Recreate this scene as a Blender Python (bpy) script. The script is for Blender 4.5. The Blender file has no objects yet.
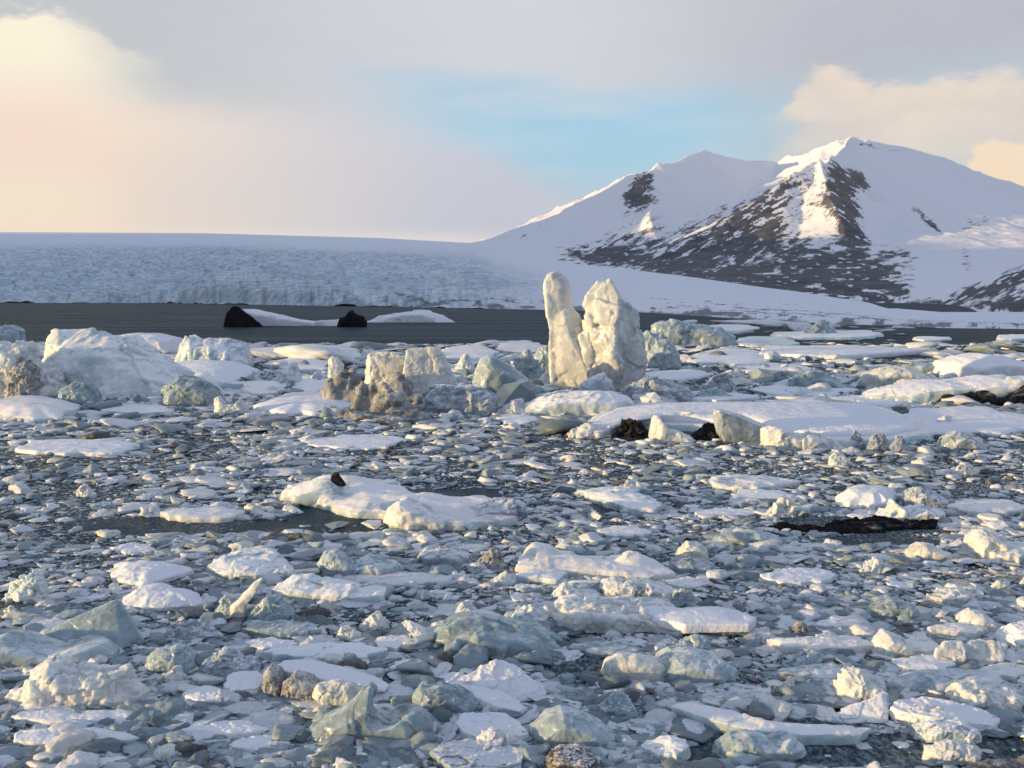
import bpy, bmesh, math, random
import numpy as np
R = math.radians
sc = bpy.context.scene
COL = sc.collection
# ------------------------------------------------------------------ camera
F, HZ, CAMH = 1100.0, 297.0, 10.0
PITCH = math.atan((384 - HZ) / F)
cam = bpy.data.cameras.new('camera')
cam.sensor_width = 36.0
cam.lens = F / 1024 * 36
cam.clip_start = 0.5
cam.clip_end = 60000
camo = bpy.data.objects.new('camera', cam)
COL.objects.link(camo)
camo.location = (0, 0, CAMH)
camo.rotation_euler = (math.pi / 2 - PITCH, 0, 0)
sc.camera = camo
# ------------------------------------------------------------------ light
SUN_AZ, SUN_EL = -106.0, 4.2          # degrees clockwise from the view direction, and above the horizon
SUN_STRENGTH, SKY_STRENGTH, EXPOSURE = 3.0, 0.10, 1.0
sc.view_settings.view_transform = 'Standard'
sc.view_settings.look = 'None'
sc.view_settings.gamma = 1
sc.view_settings.exposure = EXPOSURE
sl = bpy.data.lights.new('sun', 'SUN')
sl.energy = SUN_STRENGTH
sl.angle = R(0.6)
sl.color = (1.0, 0.69, 0.32)
so = bpy.data.objects.new('sun', sl)
COL.objects.link(so)
so.location = (-200, -80, 60)
so.rotation_euler = (math.pi / 2 - R(SUN_EL), 0, -R(SUN_AZ) + math.pi)
# sun lamps shine along -Z: this rotation aims -Z away from azimuth SUN_AZ


def lin(c):
    return tuple(((v / 255) / 12.92 if v / 255 <= .04045 else ((v / 255 + .055) / 1.055) ** 2.4) for v in c)


def setin(nt, sock, v):
    if isinstance(v, bpy.types.NodeSocket):
        nt.links.new(v, sock)
    else:
        sock.default_value = v


class NT:
    """tiny helper round a node tree"""
    def __init__(s, nt):
        s.nt = nt

    def new(s, t, **k):
        n = s.nt.nodes.new(t)
        for a, b in k.items():
            setattr(n, a, b)
        return n

    def m(s, op, a, b=0.0, c=0.0):
        n = s.new('ShaderNodeMath', operation=op)
        for i, v in enumerate((a, b, c)):
            setin(s.nt, n.inputs[i], v)
        return n.outputs[0]

    def ss(s, v, lo, hi, a=0.0, b=1.0, mode='SMOOTHSTEP'):
        n = s.new('ShaderNodeMapRange', interpolation_type=mode)
        for i, x in enumerate((v, lo, hi, a, b)):
            setin(s.nt, n.inputs[i], x)
        return n.outputs[0]

    def mix(s, f, a, b, blend='MIX'):
        n = s.new('ShaderNodeMix', data_type='RGBA', blend_type=blend)
        setin(s.nt, n.inputs[0], f)
        for i, v in ((6, a), (7, b)):
            setin(s.nt, n.inputs[i], v if isinstance(v, bpy.types.NodeSocket) or len(v) == 4 else (*v, 1))
        return n.outputs[2]

    def noise(s, vec, scale, detail=4, rough=.55, dist=0.0, out=0):
        n = s.new('ShaderNodeTexNoise')
        if vec is not None:
            s.nt.links.new(vec, n.inputs['Vector'])
        n.inputs['Scale'].default_value = scale
        n.inputs['Detail'].default_value = detail
        n.inputs['Roughness'].default_value = rough
        n.inputs['Distortion'].default_value = dist
        return n.outputs[out]

    def mapping(s, vec, scale=(1, 1, 1), rot=(0, 0, 0), loc=(0, 0, 0)):
        n = s.new('ShaderNodeMapping')
        s.nt.links.new(vec, n.inputs[0])
        n.inputs['Location'].default_value = loc
        n.inputs['Rotation'].default_value = rot
        n.inputs['Scale'].default_value = scale
        return n.outputs[0]


# ------------------------------------------------------------------ sky
world = bpy.data.worlds.new('World')
sc.world = world
world.use_nodes = True
wn = NT(world.node_tree)
bg = world.node_tree.nodes['Background']
bg.inputs[1].default_value = SKY_STRENGTH
sky = wn.new('ShaderNodeTexSky', sky_type='NISHITA')
sky.sun_disc = False
sky.sun_elevation = R(SUN_EL)
sky.sun_rotation = R(SUN_AZ)
sky.ozone_density = 2.0
KS = 1.0 / (SKY_STRENGTH * 2 ** EXPOSURE)


def skc(c):
    return tuple(v * KS for v in lin(c))


def AZ(x):
    return math.atan((x - 512) / F)


def EL(y):
    return math.atan((HZ - y) / F)


tc = wn.new('ShaderNodeTexCoord')
sep = wn.new('ShaderNodeSeparateXYZ')
world.node_tree.links.new(tc.outputs['Generated'], sep.inputs[0])
az = wn.m('ARCTAN2', sep.outputs[0], sep.outputs[1])
el = wn.m('ARCSINE', sep.outputs[2])
vec = wn.mapping(tc.outputs['Generated'], (1, 1, 2.2))
nA = wn.m('SUBTRACT', wn.noise(vec, 5, 6, .55), .5)
nB = wn.m('SUBTRACT', wn.noise(vec, 16, 7, .62), .5)
nC = wn.m('SUBTRACT', wn.noise(wn.mapping(tc.outputs['Generated'], (1, 1, 5)), 7, 5, .5), .5)
azw = wn.m('ADD', az, wn.m('MULTIPLY', nA, .10))
elw = wn.m('ADD', el, wn.m('MULTIPLY', nB, .022))
elw = wn.m('ADD', elw, wn.m('MULTIPLY', nA, .03))
# thin clear sky: the Nishita blue, whitened by haze
clear = wn.mix(.80, wn.mix(1.0, sky.outputs[0], (1.5, 1.8, 2.0), 'MULTIPLY'), skc((166, 210, 236)))
clear = wn.mix(wn.ss(nC, -.1, .2, 0, .6), clear, skc((196, 219, 233)))
# high grey overcast
over = wn.mix(wn.ss(azw, AZ(0), AZ(560)), skc((192, 198, 203)), skc((212, 214, 222)))
over = wn.mix(wn.ss(azw, AZ(520), AZ(900)), over, skc((184, 188, 199)))
over = wn.mix(wn.ss(nB, -.25, .3, 0, .10), over, skc((232, 230, 230)))
over = wn.mix(wn.ss(el, .28, .6), over, skc((164, 178, 204)))
clear = wn.mix(wn.ss(azw, AZ(640), AZ(790), 0, .75), clear, skc((186, 201, 213)))
f_over = wn.ss(wn.m('ADD', elw, wn.m('MULTIPLY', nC, .05)), EL(128), EL(58))
f_over = wn.m('MAXIMUM', f_over, wn.m('MULTIPLY', wn.ss(azw, AZ(520), AZ(300)), wn.ss(elw, EL(180), EL(120))))
col = wn.mix(f_over, clear, over)
# low lavender bank and mist
low_edge = wn.ss(azw, AZ(320), AZ(620), EL(128), EL(200))
f_low = wn.ss(wn.m('SUBTRACT', elw, low_edge), .030, -.016)
low = wn.mix(wn.ss(azw, AZ(180), AZ(500)), skc((232, 222, 217)), skc((203, 206, 219)))
low = wn.mix(wn.ss(azw, AZ(280), AZ(40)), low, skc((250, 228, 207)))
col = wn.mix(f_low, col, low)
# pale warm gap along the horizon
f_h = wn.m('MULTIPLY', wn.ss(el, EL(225), EL(245)), wn.ss(azw, AZ(600), AZ(450)))
col = wn.mix(wn.m('MULTIPLY', f_h, .6), col, skc((250, 236, 226)))
# bright sunlit cumulus, upper left
top_l = wn.ss(az, AZ(45), AZ(210), EL(40), EL(84))
top_l = wn.m('ADD', top_l, wn.m('MULTIPLY', nB, .065))
f_cl = wn.m('MULTIPLY', wn.ss(wn.m('SUBTRACT', top_l, el), -.002, .012), wn.ss(azw, AZ(185), AZ(45)))
cl = wn.mix(wn.ss(wn.m('SUBTRACT', top_l, elw), .025, .095), skc((255, 246, 222)), skc((251, 226, 210)))
cl = wn.mix(wn.ss(elw, EL(160), EL(215)), cl, skc((255, 237, 212)))
col = wn.mix(f_cl, col, cl)
# cream cumulus over the right peaks
top_r = wn.ss(az, AZ(765), AZ(815), EL(118), EL(75))
top_r = wn.m('SUBTRACT', top_r, wn.m('MULTIPLY', wn.ss(az, AZ(815), AZ(880)), .018))
top_r = wn.m('ADD', top_r, wn.m('MULTIPLY', wn.ss(az, AZ(890), AZ(950)), .004))
top_r = wn.m('ADD', top_r, wn.m('MULTIPLY', nB, .055))
f_cr = wn.m('MULTIPLY', wn.ss(wn.m('SUBTRACT', top_r, el), -.002, .014), wn.ss(wn.m('ADD', azw, wn.m('MULTIPLY', nB, .06)), AZ(745), AZ(800)))
f_cr = wn.m('MULTIPLY', f_cr, wn.ss(wn.m('SUBTRACT', top_r, elw), .12, .02, .35, .92))
cr = wn.mix(wn.ss(nB, -.2, .2), skc((226, 213, 204)), skc((242, 226, 208)))
col = wn.mix(f_cr, col, cr)
# brighter low cloud just behind the right ridge
top_s = wn.m('ADD', wn.ss(az, AZ(940), AZ(985), EL(185), EL(152)), wn.m('MULTIPLY', nB, .04))
f_cs = wn.ss(wn.m('SUBTRACT', top_s, el), 0, .008)
f_cs = wn.m('MULTIPLY', f_cs, wn.ss(az, AZ(935), AZ(970)))
col = wn.mix(f_cs, col, skc((251, 228, 199)))
# the rest of the dome, outside the frame: even overcast, warm round the sun
back = wn.ss(wn.m('ABSOLUTE', az), .62, 1.0)
glow = wn.m('MULTIPLY', wn.ss(wn.m('ABSOLUTE', wn.m('SUBTRACT', az, R(SUN_AZ))), .9, 0.0), wn.ss(el, .5, .02))
rest = wn.mix(wn.ss(el, .0, .5, .85, .2), over, skc((166, 180, 207)))
rest = wn.mix(wn.m('MULTIPLY', glow, .6), rest, skc((250, 222, 190)))
col = wn.mix(back, col, rest)
world.node_tree.links.new(col, bg.inputs[0])


# ------------------------------------------------------------------ numpy helpers
def hash3(i, j, k, seed):
    h = (i.astype(np.int64) * 73856093) ^ (j.astype(np.int64) * 19349663) ^ (k.astype(np.int64) * 83492791) ^ (seed * 2654435761)
    h = h & 0xffffffff
    h = ((h ^ (h >> 16)) * 0x45d9f3b) & 0xffffffff
    h = ((h ^ (h >> 16)) * 0x45d9f3b) & 0xffffffff
    h = h ^ (h >> 16)
    return (h & 0xffffff) / float(0x7fffff) - 1.0


def vnoise(p, seed=0):
    p = np.asarray(p, dtype=float)
    i = np.floor(p).astype(np.int64)
    f = p - i
    f = f * f * f * (f * (f * 6 - 15) + 10)
    r = 0
    for a in (0, 1):
        wa = f[..., 0] if a else 1 - f[..., 0]
        for b in (0, 1):
            wb = f[..., 1] if b else 1 - f[..., 1]
            for c in (0, 1):
                wc = f[..., 2] if c else 1 - f[..., 2]
                r = r + wa * wb * wc * hash3(i[..., 0] + a, i[..., 1] + b, i[..., 2] + c, seed)
    return r


def fbm(p, octv=4, seed=0, gain=.5):
    s, a, t = 0, 1.0, 0
    p = np.asarray(p, dtype=float)
    for o in range(octv):
        s = s + a * vnoise(p, seed + o * 17)
        t += a
        a *= gain
        p = p * 2.03 + 5.3
    return s / t


def ridged(p, octv=4, seed=0, gain=.5):
    s, a, t = 0, 1.0, 0
    p = np.asarray(p, dtype=float)
    for o in range(octv):
        s = s + a * (1 - 2 * np.abs(vnoise(p, seed + o * 13)))
        t += a
        a *= gain
        p = p * 2.07 + 3.1
    return s / t


def smooth01(x, a, b):
    t = np.clip((x - a) / (b - a), 0, 1)
    return t * t * (3 - 2 * t)


# pixel <-> place: cy is the forward distance (world Y)
cp, sp = math.cos(PITCH), math.sin(PITCH)


def ray(x, y):
    u, v = (x - 512) / F, (384 - y) / F
    # camera forward (0,cp,-sp), up (0,sp,cp)
    return u, cp + v * sp, -sp + v * cp


def ground(x, y, z=0.0):
    dx, dy, dz = ray(x, y)
    t = (z - CAMH) / dz
    return np.array((dx * t, dy * t, z))


def at(x, y, Y):
    dx, dy, dz = ray(x, y)
    t = Y / dy
    return np.array((dx * t, Y, CAMH + dz * t))


def mesh_from(name, verts, faces, smooth=True):
    me = bpy.data.meshes.new(name)
    verts = np.asarray(verts, dtype=np.float32)
    me.vertices.add(len(verts))
    me.vertices.foreach_set('co', verts.ravel())
    faces = np.asarray(faces, dtype=np.int32)
    nf, k = faces.shape
    me.loops.add(nf * k)
    me.loops.foreach_set('vertex_index', faces.ravel())
    me.polygons.add(nf)
    me.polygons.foreach_set('loop_start', np.arange(0, nf * k, k, dtype=np.int32))
    me.polygons.foreach_set('use_smooth', np.full(nf, smooth))
    me.update(calc_edges=True)
    me.validate()
    return me


def grid_faces(nr, ncol):
    a = np.arange(nr * ncol).reshape(nr, ncol)
    return np.stack([a[:-1, :-1], a[:-1, 1:], a[1:, 1:], a[1:, :-1]], -1).reshape(-1, 4)


def link(name, me, parent=None, loc=None, mat=None):
    o = bpy.data.objects.new(name, me)
    COL.objects.link(o)
    if parent is not None:
        o.parent = parent
    if loc is not None:
        o.location = loc
    if mat is not None:
        me.materials.append(mat)
    return o


def tag(o, label=None, cat=None, group=None, kind=None):
    for k, v in (('label', label), ('category', cat), ('group', group), ('kind', kind)):
        if v:
            o[k] = v
    return o


# ------------------------------------------------------------------ materials
def new_mat(name):
    m = bpy.data.materials.new(name)
    m.use_nodes = True
    return m, NT(m.node_tree), m.node_tree.nodes['Principled BSDF']


def ice_mat(name, snow=(.84, .86, .90), ice=(.50, .60, .63), deep=(.24, .34, .38), thr=(.45, .8), dirt=0.0,
            dirtcol=(.16, .12, .085), size=1.0, rough=.38, bump=.28, sub=.6, layers=0.0, stretch=2.5, spec=.5):
    """size: typical width in metres of the pieces using it; snow lies where the surface looks up"""
    m, n, b = new_mat(name)
    nt = m.node_tree
    t = n.new('ShaderNodeTexCoord').outputs['Object']
    g = n.new('ShaderNodeNewGeometry')
    gs = n.new('ShaderNodeSeparateXYZ')
    nt.links.new(g.outputs['True Normal'], gs.inputs[0])
    n1 = n.noise(t, 3.0 / size, 5, .6)
    n2 = n.noise(t, 11.0 / size, 5, .65)
    n3 = n.noise(n.mapping(t, (1, 1, stretch)), 5.0 / size, 6, .65)
    up = n.m('ADD', gs.outputs[2], n.m('MULTIPLY', n.m('SUBTRACT', n2, .5), .7))
    up = n.m('ADD', up, n.m('MULTIPLY', n.m('SUBTRACT', n1, .5), .9))
    fs = n.ss(up, thr[0], thr[1])
    c = n.mix(n.ss(n1, .35, .68), deep, ice)
    c = n.mix(n.ss(n2, .5, .75, 0, .55), c, tuple(min(1, v * 1.35) for v in ice))
    if layers:
        w = n.new('ShaderNodeTexWave', wave_type='BANDS', bands_direction='Z')
        nt.links.new(t, w.inputs[0])
        w.inputs['Scale'].default_value = 2.2 / size
        w.inputs['Distortion'].default_value = 5
        w.inputs['Detail'].default_value = 4
        c = n.mix(n.ss(w.outputs['Fac'], .55, .95, 0, layers), c, dirtcol)
    c = n.mix(fs, c, snow)
    if dirt:
        d = n.ss(n3, .62 - .30 * dirt, .76 - .22 * dirt, 0, min(1, .55 + .5 * dirt))
        c = n.mix(d, c, dirtcol)
        spk = n.ss(n.noise(t, 30 / size, 3, .6), .66, .72, 0, .6)
        c = n.mix(spk, c, tuple(v * .5 for v in dirtcol))
    nt.links.new(c, b.inputs['Base Color'])
    nt.links.new(n.ss(fs, 0, 1, rough, .85), b.inputs['Roughness'])
    b.inputs['IOR'].default_value = 1.31
    b.inputs['Specular IOR Level'].default_value = spec
    if sub:
        b.inputs['Subsurface Weight'].default_value = sub
        b.inputs['Subsurface Radius'].default_value = (.35, .6, .7)
        b.inputs['Subsurface Scale'].default_value = .22 * size
        b.inputs['Coat Weight'].default_value = .25
        b.inputs['Coat Roughness'].default_value = .18
    bp = n.new('ShaderNodeBump')
    bp.inputs['Strength'].default_value = bump
    bp.inputs['Distance'].default_value = .05 * size
    nt.links.new(n.m('ADD', n2, n.m('MULTIPLY', n.noise(t, 34 / size, 3, .6), .4)), bp.inputs['Height'])
    nt.links.new(bp.outputs[0], b.inputs['Normal'])
    return m


def mats(key, size):
    """materials in a few size classes so the grain follows the size of the piece"""
    s = 2.0 ** round(math.log2(max(size, .3)))
    kk = (key, s)
    if kk not in MATS:
        a = dict(PRESET[key])
        MATS[kk] = ice_mat('%s_ice' % key, size=s, **a)
    return MATS[kk]


MATS = {}
PRESET = {
    'snowy': dict(ice=(.60, .67, .70), deep=(.36, .46, .50)),
    'snow': dict(ice=(.80, .82, .85), deep=(.72, .76, .80), thr=(.2, .6), sub=0),
    'white': dict(snow=(.84, .85, .87), ice=(.70, .75, .77), deep=(.46, .54, .57), thr=(.35, .9)),
    'teal': dict(snow=(.60, .67, .69), ice=(.36, .44, .475), deep=(.19, .255, .29), thr=(.75, 1.25), rough=.22, sub=.85),
    'blue': dict(snow=(.66, .72, .76), ice=(.42, .50, .54), deep=(.27, .35, .39), thr=(.7, 1.2), rough=.25, sub=.85),
    'grey': dict(snow=(.70, .72, .76), ice=(.42, .47, .51), deep=(.22, .27, .31), thr=(.55, 1.0), dirt=.08, dirtcol=(.14, .14, .15)),
    'cream': dict(snow=(.82, .82, .82), ice=(.72, .73, .71), deep=(.52, .56, .56), thr=(.55, 1.0), dirt=.03, dirtcol=(.36, .30, .22)),
    'yellow': dict(snow=(.80, .79, .72), ice=(.71, .70, .63), deep=(.48, .51, .48), thr=(.6, 1.0), rough=.3, sub=.5),
    'dirty': dict(snow=(.66, .65, .62), ice=(.43, .45, .46), deep=(.20, .21, .215), thr=(.6, 1.0), dirt=.45, dirtcol=(.085, .085, .085), bump=.5, sub=0),
    'brown': dict(snow=(.42, .40, .37), ice=(.25, .25, .25), deep=(.10, .105, .11), thr=(.8, 1.2), dirt=.45, dirtcol=(.09, .08, .07), bump=.5, sub=0),
    'tower': dict(snow=(.80, .81, .80), ice=(.71, .72, .69), deep=(.50, .53, .53), thr=(.7, 1.1), dirt=.30, dirtcol=(.33, .30, .26), stretch=.3),
    'rock': dict(snow=(.20, .20, .205), ice=(.034, .033, .035), deep=(.014, .014, .015), thr=(.75, 1.15), rough=.9, bump=.8, sub=0, spec=.1),
    'debris': dict(snow=(.42, .43, .45), ice=(.016, .018, .022), deep=(.008, .009, .011), thr=(1.0, 1.35), rough=.9, bump=.8, sub=0, spec=.1),
    'layered': dict(snow=(.80, .79, .78), ice=(.30, .26, .22), deep=(.11, .095, .08), thr=(.75, 1.05), layers=.85, dirtcol=(.04, .033, .028), bump=.6, sub=0),
}


# ------------------------------------------------------------------ water
def make_water():
    m, n, b = new_mat('lagoon_water')
    nt = m.node_tree
    g = n.new('ShaderNodeNewGeometry')
    p = g.outputs['Position']
    n1 = n.noise(n.mapping(p, (1, 1.6, 1)), 1.7, 5, .6)
    n2 = n.noise(n.mapping(p, (.4, 1, 1)), .10, 4, .6)
    # frazil slush skims the water inside the pack
    n3 = n.noise(n.mapping(p, (1, .6, 1)), .16, 4, .6)
    n4 = n.noise(n.mapping(p, (1, .5, 1)), 6.0, 5, .7)
    ps = n.new('ShaderNodeSeparateXYZ')
    nt.links.new(p, ps.inputs[0])
    pack = n.ss(ps.outputs[1], 185, 150)
    sl_ = n.m('MULTIPLY', pack, n.m('MULTIPLY', n.ss(n3, .40, .60, .15, 1), n.ss(n4, .42, .62)))
    wcol = n.mix(sl_, (.020, .036, .048), (.20, .25, .28))
    nt.nodes.remove(b)
    df, gl, mx = n.new('ShaderNodeBsdfDiffuse'), n.new('ShaderNodeBsdfGlossy'), n.new('ShaderNodeMixShader')
    nt.links.new(wcol, df.inputs['Color'])
    gl.inputs['Color'].default_value = (.86, .95, 1, 1)
    gl.inputs['Roughness'].default_value = .22
    fr = n.new('ShaderNodeFresnel')
    fr.inputs['IOR'].default_value = 1.33
    wind = n.ss(n.noise(n.mapping(p, (.25, 1, 1)), .035, 4, .6), .35, .65, .8, 1.22)
    nt.links.new(n.m('MULTIPLY', n.ss(fr.outputs[0], .02, .5, .03, .10, 'LINEAR'), wind), mx.inputs[0])     # wind ripple keeps the mirror weak
    nt.links.new(df.outputs[0], mx.inputs[1])
    nt.links.new(gl.outputs[0], mx.inputs[2])
    nt.links.new(mx.outputs[0], nt.nodes['Material Output'].inputs['Surface'])
    bp = n.new('ShaderNodeBump')
    bp.inputs['Strength'].default_value = .5
    bp.inputs['Distance'].default_value = .30
    nt.links.new(n.m('ADD', n1, n.m('MULTIPLY', n2, 2.0)), bp.inputs['Height'])
    for q in (df, gl, fr):
        nt.links.new(bp.outputs[0], q.inputs['Normal'])
    ys = np.concatenate([np.linspace(-60, 400, 30), np.geomspace(430, 12000, 20)])
    xs = np.concatenate([-np.geomspace(6000, 40, 18), np.geomspace(40, 6000, 18)])
    X, Y = np.meshgrid(xs, ys)
    me = mesh_from('water', np.stack([X, Y, X * 0], -1).reshape(-1, 3), grid_faces(len(ys), len(xs)))
    tag(link('water', me, mat=m), 'dark slate grey lagoon water between the ice and the far shore', 'water', kind='structure')


make_water()


# ------------------------------------------------------------------ glacier and shore
def add_attr(me, name, arr):
    a = me.attributes.new(name, 'FLOAT', 'POINT')
    a.data.foreach_set('value', np.asarray(arr, dtype=np.float32).ravel())


def make_glacier():
    sx = [-500, 0, 160, 300, 400, 480, 560, 650, 750, 830, 900, 940, 1024, 1500]
    sy = [303, 303, 303, 305.5, 307, 308.5, 310, 313, 319, 324, 326, 328, 329, 331]
    cx = [-500, 0, 200, 380, 470, 520, 560, 650, 700, 760, 800, 850, 900, 940, 1024, 1500]
    cyy = [231, 232, 233, 238, 243, 256, 262, 272, 278.5, 287, 292, 300, 312, 315.5, 316, 318]
    cd = [6500, 6200, 6200, 6000, 5200, 4200, 3700, 2900, 2500, 2000, 1600, 1250, 620, 570, 570, 520]
    xs = np.arange(-260, 1290, 1.5)
    t = np.concatenate([np.linspace(0, .04, 8), np.linspace(.045, 1, 190)])
    ysh, ycr, dcr = np.interp(xs, sx, sy), np.interp(xs, cx, cyy), np.interp(xs, cx, cd)
    dsh = np.array([ground(x, y)[1] for x, y in zip(xs, ysh)])
    dcr = np.maximum(dcr, dsh * 1.25)
    T, X = np.meshgrid(t, xs, indexing='ij')
    D = dsh * (dcr / dsh) ** T
    zc = np.array([at(x, y, d)[2] for x, y, d in zip(xs, ycr, dcr)])
    front = np.interp(xs, [0, 140, 200, 270, 330, 420, 520, 1300], [7, 9, 17, 17, 8, 3.5, 2.5, 1.1])
    Z = front * smooth01(T, 0, .03) + (zc - front) * np.clip((D - dsh) / (dcr - dsh), 0, 1) ** 1.06
    W = np.stack([(X - 512) / F * D, D, Z], -1)
    # crevasses: strong on the calving part, none on the smooth tongue
    rough = smooth01(X, 610, 380) * (smooth01(T, -.02, .02)) * smooth01(T, .9, .30) * (.75 + .5 * fbm(np.stack([X / 120, T * 7, X * 0], -1), 3, 19)) + .05 * smooth01(T, .0, .2) * smooth01(T, 1, .9)
    cr = ridged(np.stack([W[..., 0] / 55, W[..., 1] / 90, W[..., 0] * 0], -1), 4, 5, .6)
    W[..., 2] += rough * (12 * cr + 5 * ridged(np.stack([W[..., 0] / 18, W[..., 1] / 40, W[..., 0] * 0], -1), 3, 15) - 4) * np.clip(D / 2200, .3, 1.4)
    W[..., 2] += smooth01(T, .2, .9) * smooth01(T, 1, .95) * 5 * fbm(np.stack([W[..., 0] / 500, W[..., 1] / 500, X * 0], -1), 3, 9)
    # dark rubble along the shore
    pn = fbm(np.stack([X / 16, (T * 60), X * 0], -1), 4, 21)
    pv = fbm(np.stack([X / 3.0, T * 30, X * 0 + 3], -1), 3, 22)
    depth = np.interp(X, [0, 90, 150, 270, 340, 430, 520, 640, 700, 800, 920, 960, 1060, 1290],
                      [.01, .015, .05, .065, .04, .045, .045, .07, .09, .16, .12, .10, .10, .10])
    rock = smooth01(pn * .75 + .10 + .9 * (1 - T / np.maximum(depth, .01)) * .5, .12, .32)
    speckled = smooth01(1.3 * pn + .5 * pv + .30 * (1 - T / np.maximum(depth, .01)), .22, .42)
    rock = rock + (speckled - rock) * smooth01(X, 300, 420)
    rock = np.clip(rock + smooth01(T, .022, .006) * smooth01(X, 100, 300) * .9 * smooth01(pn, -.12, .15), 0, 1)
    cliff = smooth01(X, 120, 190) * smooth01(X, 330, 250) * smooth01(T, .12, .03)
    speck = smooth01(pv, .42, .62) * .75 * rough * smooth01(T, .75, .15)
    A = np.clip(np.maximum(rock * (.22 + .58 * smooth01(X, 300, 420)) * smooth01(X, 40, 260), np.maximum(speck, cliff * .15 * smooth01(pv, -.2, .5))), 0, 1)
    # back side of the crest
    back = W[-1].copy()
    rows = [W]
    for k in range(1, 4):
        bk = back.copy()
        s = 1 + .12 * k
        bk[:, 0] *= s
        bk[:, 1] *= s
        bk[:, 2] = back[:, 2] - 10 * k * np.clip(back[:, 2] / 60, .3, 3)
        rows.append(bk[None])
    V = np.concatenate(rows, 0)
    me = mesh_from('glacier', V.reshape(-1, 3), grid_faces(V.shape[0], V.shape[1]))
    add_attr(me, 'rock', np.concatenate([A, np.zeros((3, len(xs)))], 0))
    young = smooth01(T, .62, .08) * smooth01(X, 620, 300) * (.55 + .6 * fbm(np.stack([X / 60, T * 9, X * 0], -1), 3, 91))
    streak = smooth01(fbm(np.stack([X / 2.6, T * 9, X * 0], -1), 3, 93), .05, .4) * smooth01(T, .34, .02) * smooth01(X, 40, 200) * smooth01(X, 560, 440)
    add_attr(me, 'young', np.clip(np.concatenate([young + .0 * streak, np.zeros((3, len(xs)))], 0), 0, 1))
    add_attr(me, 'streak', np.clip(np.concatenate([streak, np.zeros((3, len(xs)))], 0), 0, 1))
    add_attr(me, 'rough', np.concatenate([rough, np.zeros((3, len(xs)))], 0))
    m, n, b = new_mat('glacier_ice')
    nt = m.node_tree
    a1 = n.new('ShaderNodeAttribute', attribute_name='rock').outputs['Fac']
    a2 = n.new('ShaderNodeAttribute', attribute_name='rough').outputs['Fac']
    p = n.new('ShaderNodeNewGeometry').outputs['Position']
    n1 = n.noise(n.mapping(p, (1, .5, 1)), .02, 6, .65)
    n2 = n.noise(p, .07, 5, .65)
    ice = n.mix(n.ss(n1, .35, .62), (.50, .585, .66), (.74, .79, .84))
    ice = n.mix(n.ss(n2, .47, .60, 0, .6), ice, (.24, .30, .35))
    c = n.mix(n.ss(a2, .0, .55), (.82, .84, .89), ice)
    a3 = n.new('ShaderNodeAttribute', attribute_name='young').outputs['Fac']
    a4 = n.new('ShaderNodeAttribute', attribute_name='streak').outputs['Fac']
    c = n.mix(n.m('MULTIPLY', a3, .85), c, n.mix(n.ss(n2, .4, .6), (.50, .62, .68), (.26, .36, .42)))     # bare old ice, bluer than the snow above
    c = n.mix(n.m('MULTIPLY', a4, .38), c, (.10, .15, .18))     # dark crevasse streaks put into the colour, fading uphill
    c = n.mix(a1, c, n.mix(n.ss(n2, .4, .6), (.045, .048, .055), (.14, .145, .155)))
    nt.links.new(c, b.inputs['Base Color'])
    b.inputs['Roughness'].default_value = .8
    b.inputs['Specular IOR Level'].default_value = .2
    bp = n.new('ShaderNodeBump')
    bp.inputs['Strength'].default_value = .5
    bp.inputs['Distance'].default_value = 6
    nt.links.new(n1, bp.inputs['Height'])
    nt.links.new(bp.outputs[0], b.inputs['Normal'])
    tag(link('glacier', me, mat=m), 'broad blue grey glacier tongue sloping down to the far shore', 'glacier', kind='structure')


make_glacier()


# ------------------------------------------------------------------ mountains
def seg_dist(P, a, b):
    ab = b[:2] - a[:2]
    t = np.clip(((P[..., 0] - a[0]) * ab[0] + (P[..., 1] - a[1]) * ab[1]) / (ab @ ab), 0, 1)
    dx, dy = P[..., 0] - (a[0] + ab[0] * t), P[..., 1] - (a[1] + ab[1] * t)
    return np.hypot(dx, dy), a[2] + (b[2] - a[2]) * t


def rock_mat():
    m, n, b = new_mat('snowy_rock')
    nt = m.node_tree
    a1 = n.new('ShaderNodeAttribute', attribute_name='rock').outputs['Fac']
    p = n.new('ShaderNodeNewGeometry').outputs['Position']
    n1 = n.noise(p, .012, 7, .7)
    n2 = n.noise(p, .055, 6, .7)
    f = n.ss(n.m('ADD', a1, n.m('MULTIPLY', n.m('SUBTRACT', n2, .5), 1.1)), .38, .62)
    rock = n.mix(n.ss(n1, .35, .65), (.060, .064, .076), (.135, .133, .142))
    nt.links.new(n.mix(f, (.86, .86, .89), rock), b.inputs['Base Color'])
    b.inputs['Roughness'].default_value = .85
    b.inputs['Specular IOR Level'].default_value = .15
    bp = n.new('ShaderNodeBump')
    bp.inputs['Strength'].default_value = .35
    bp.inputs['Distance'].default_value = 10
    nt.links.new(n1, bp.inputs['Height'])
    nt.links.new(bp.outputs[0], b.inputs['Normal'])
    return m


RM = rock_mat()


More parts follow.
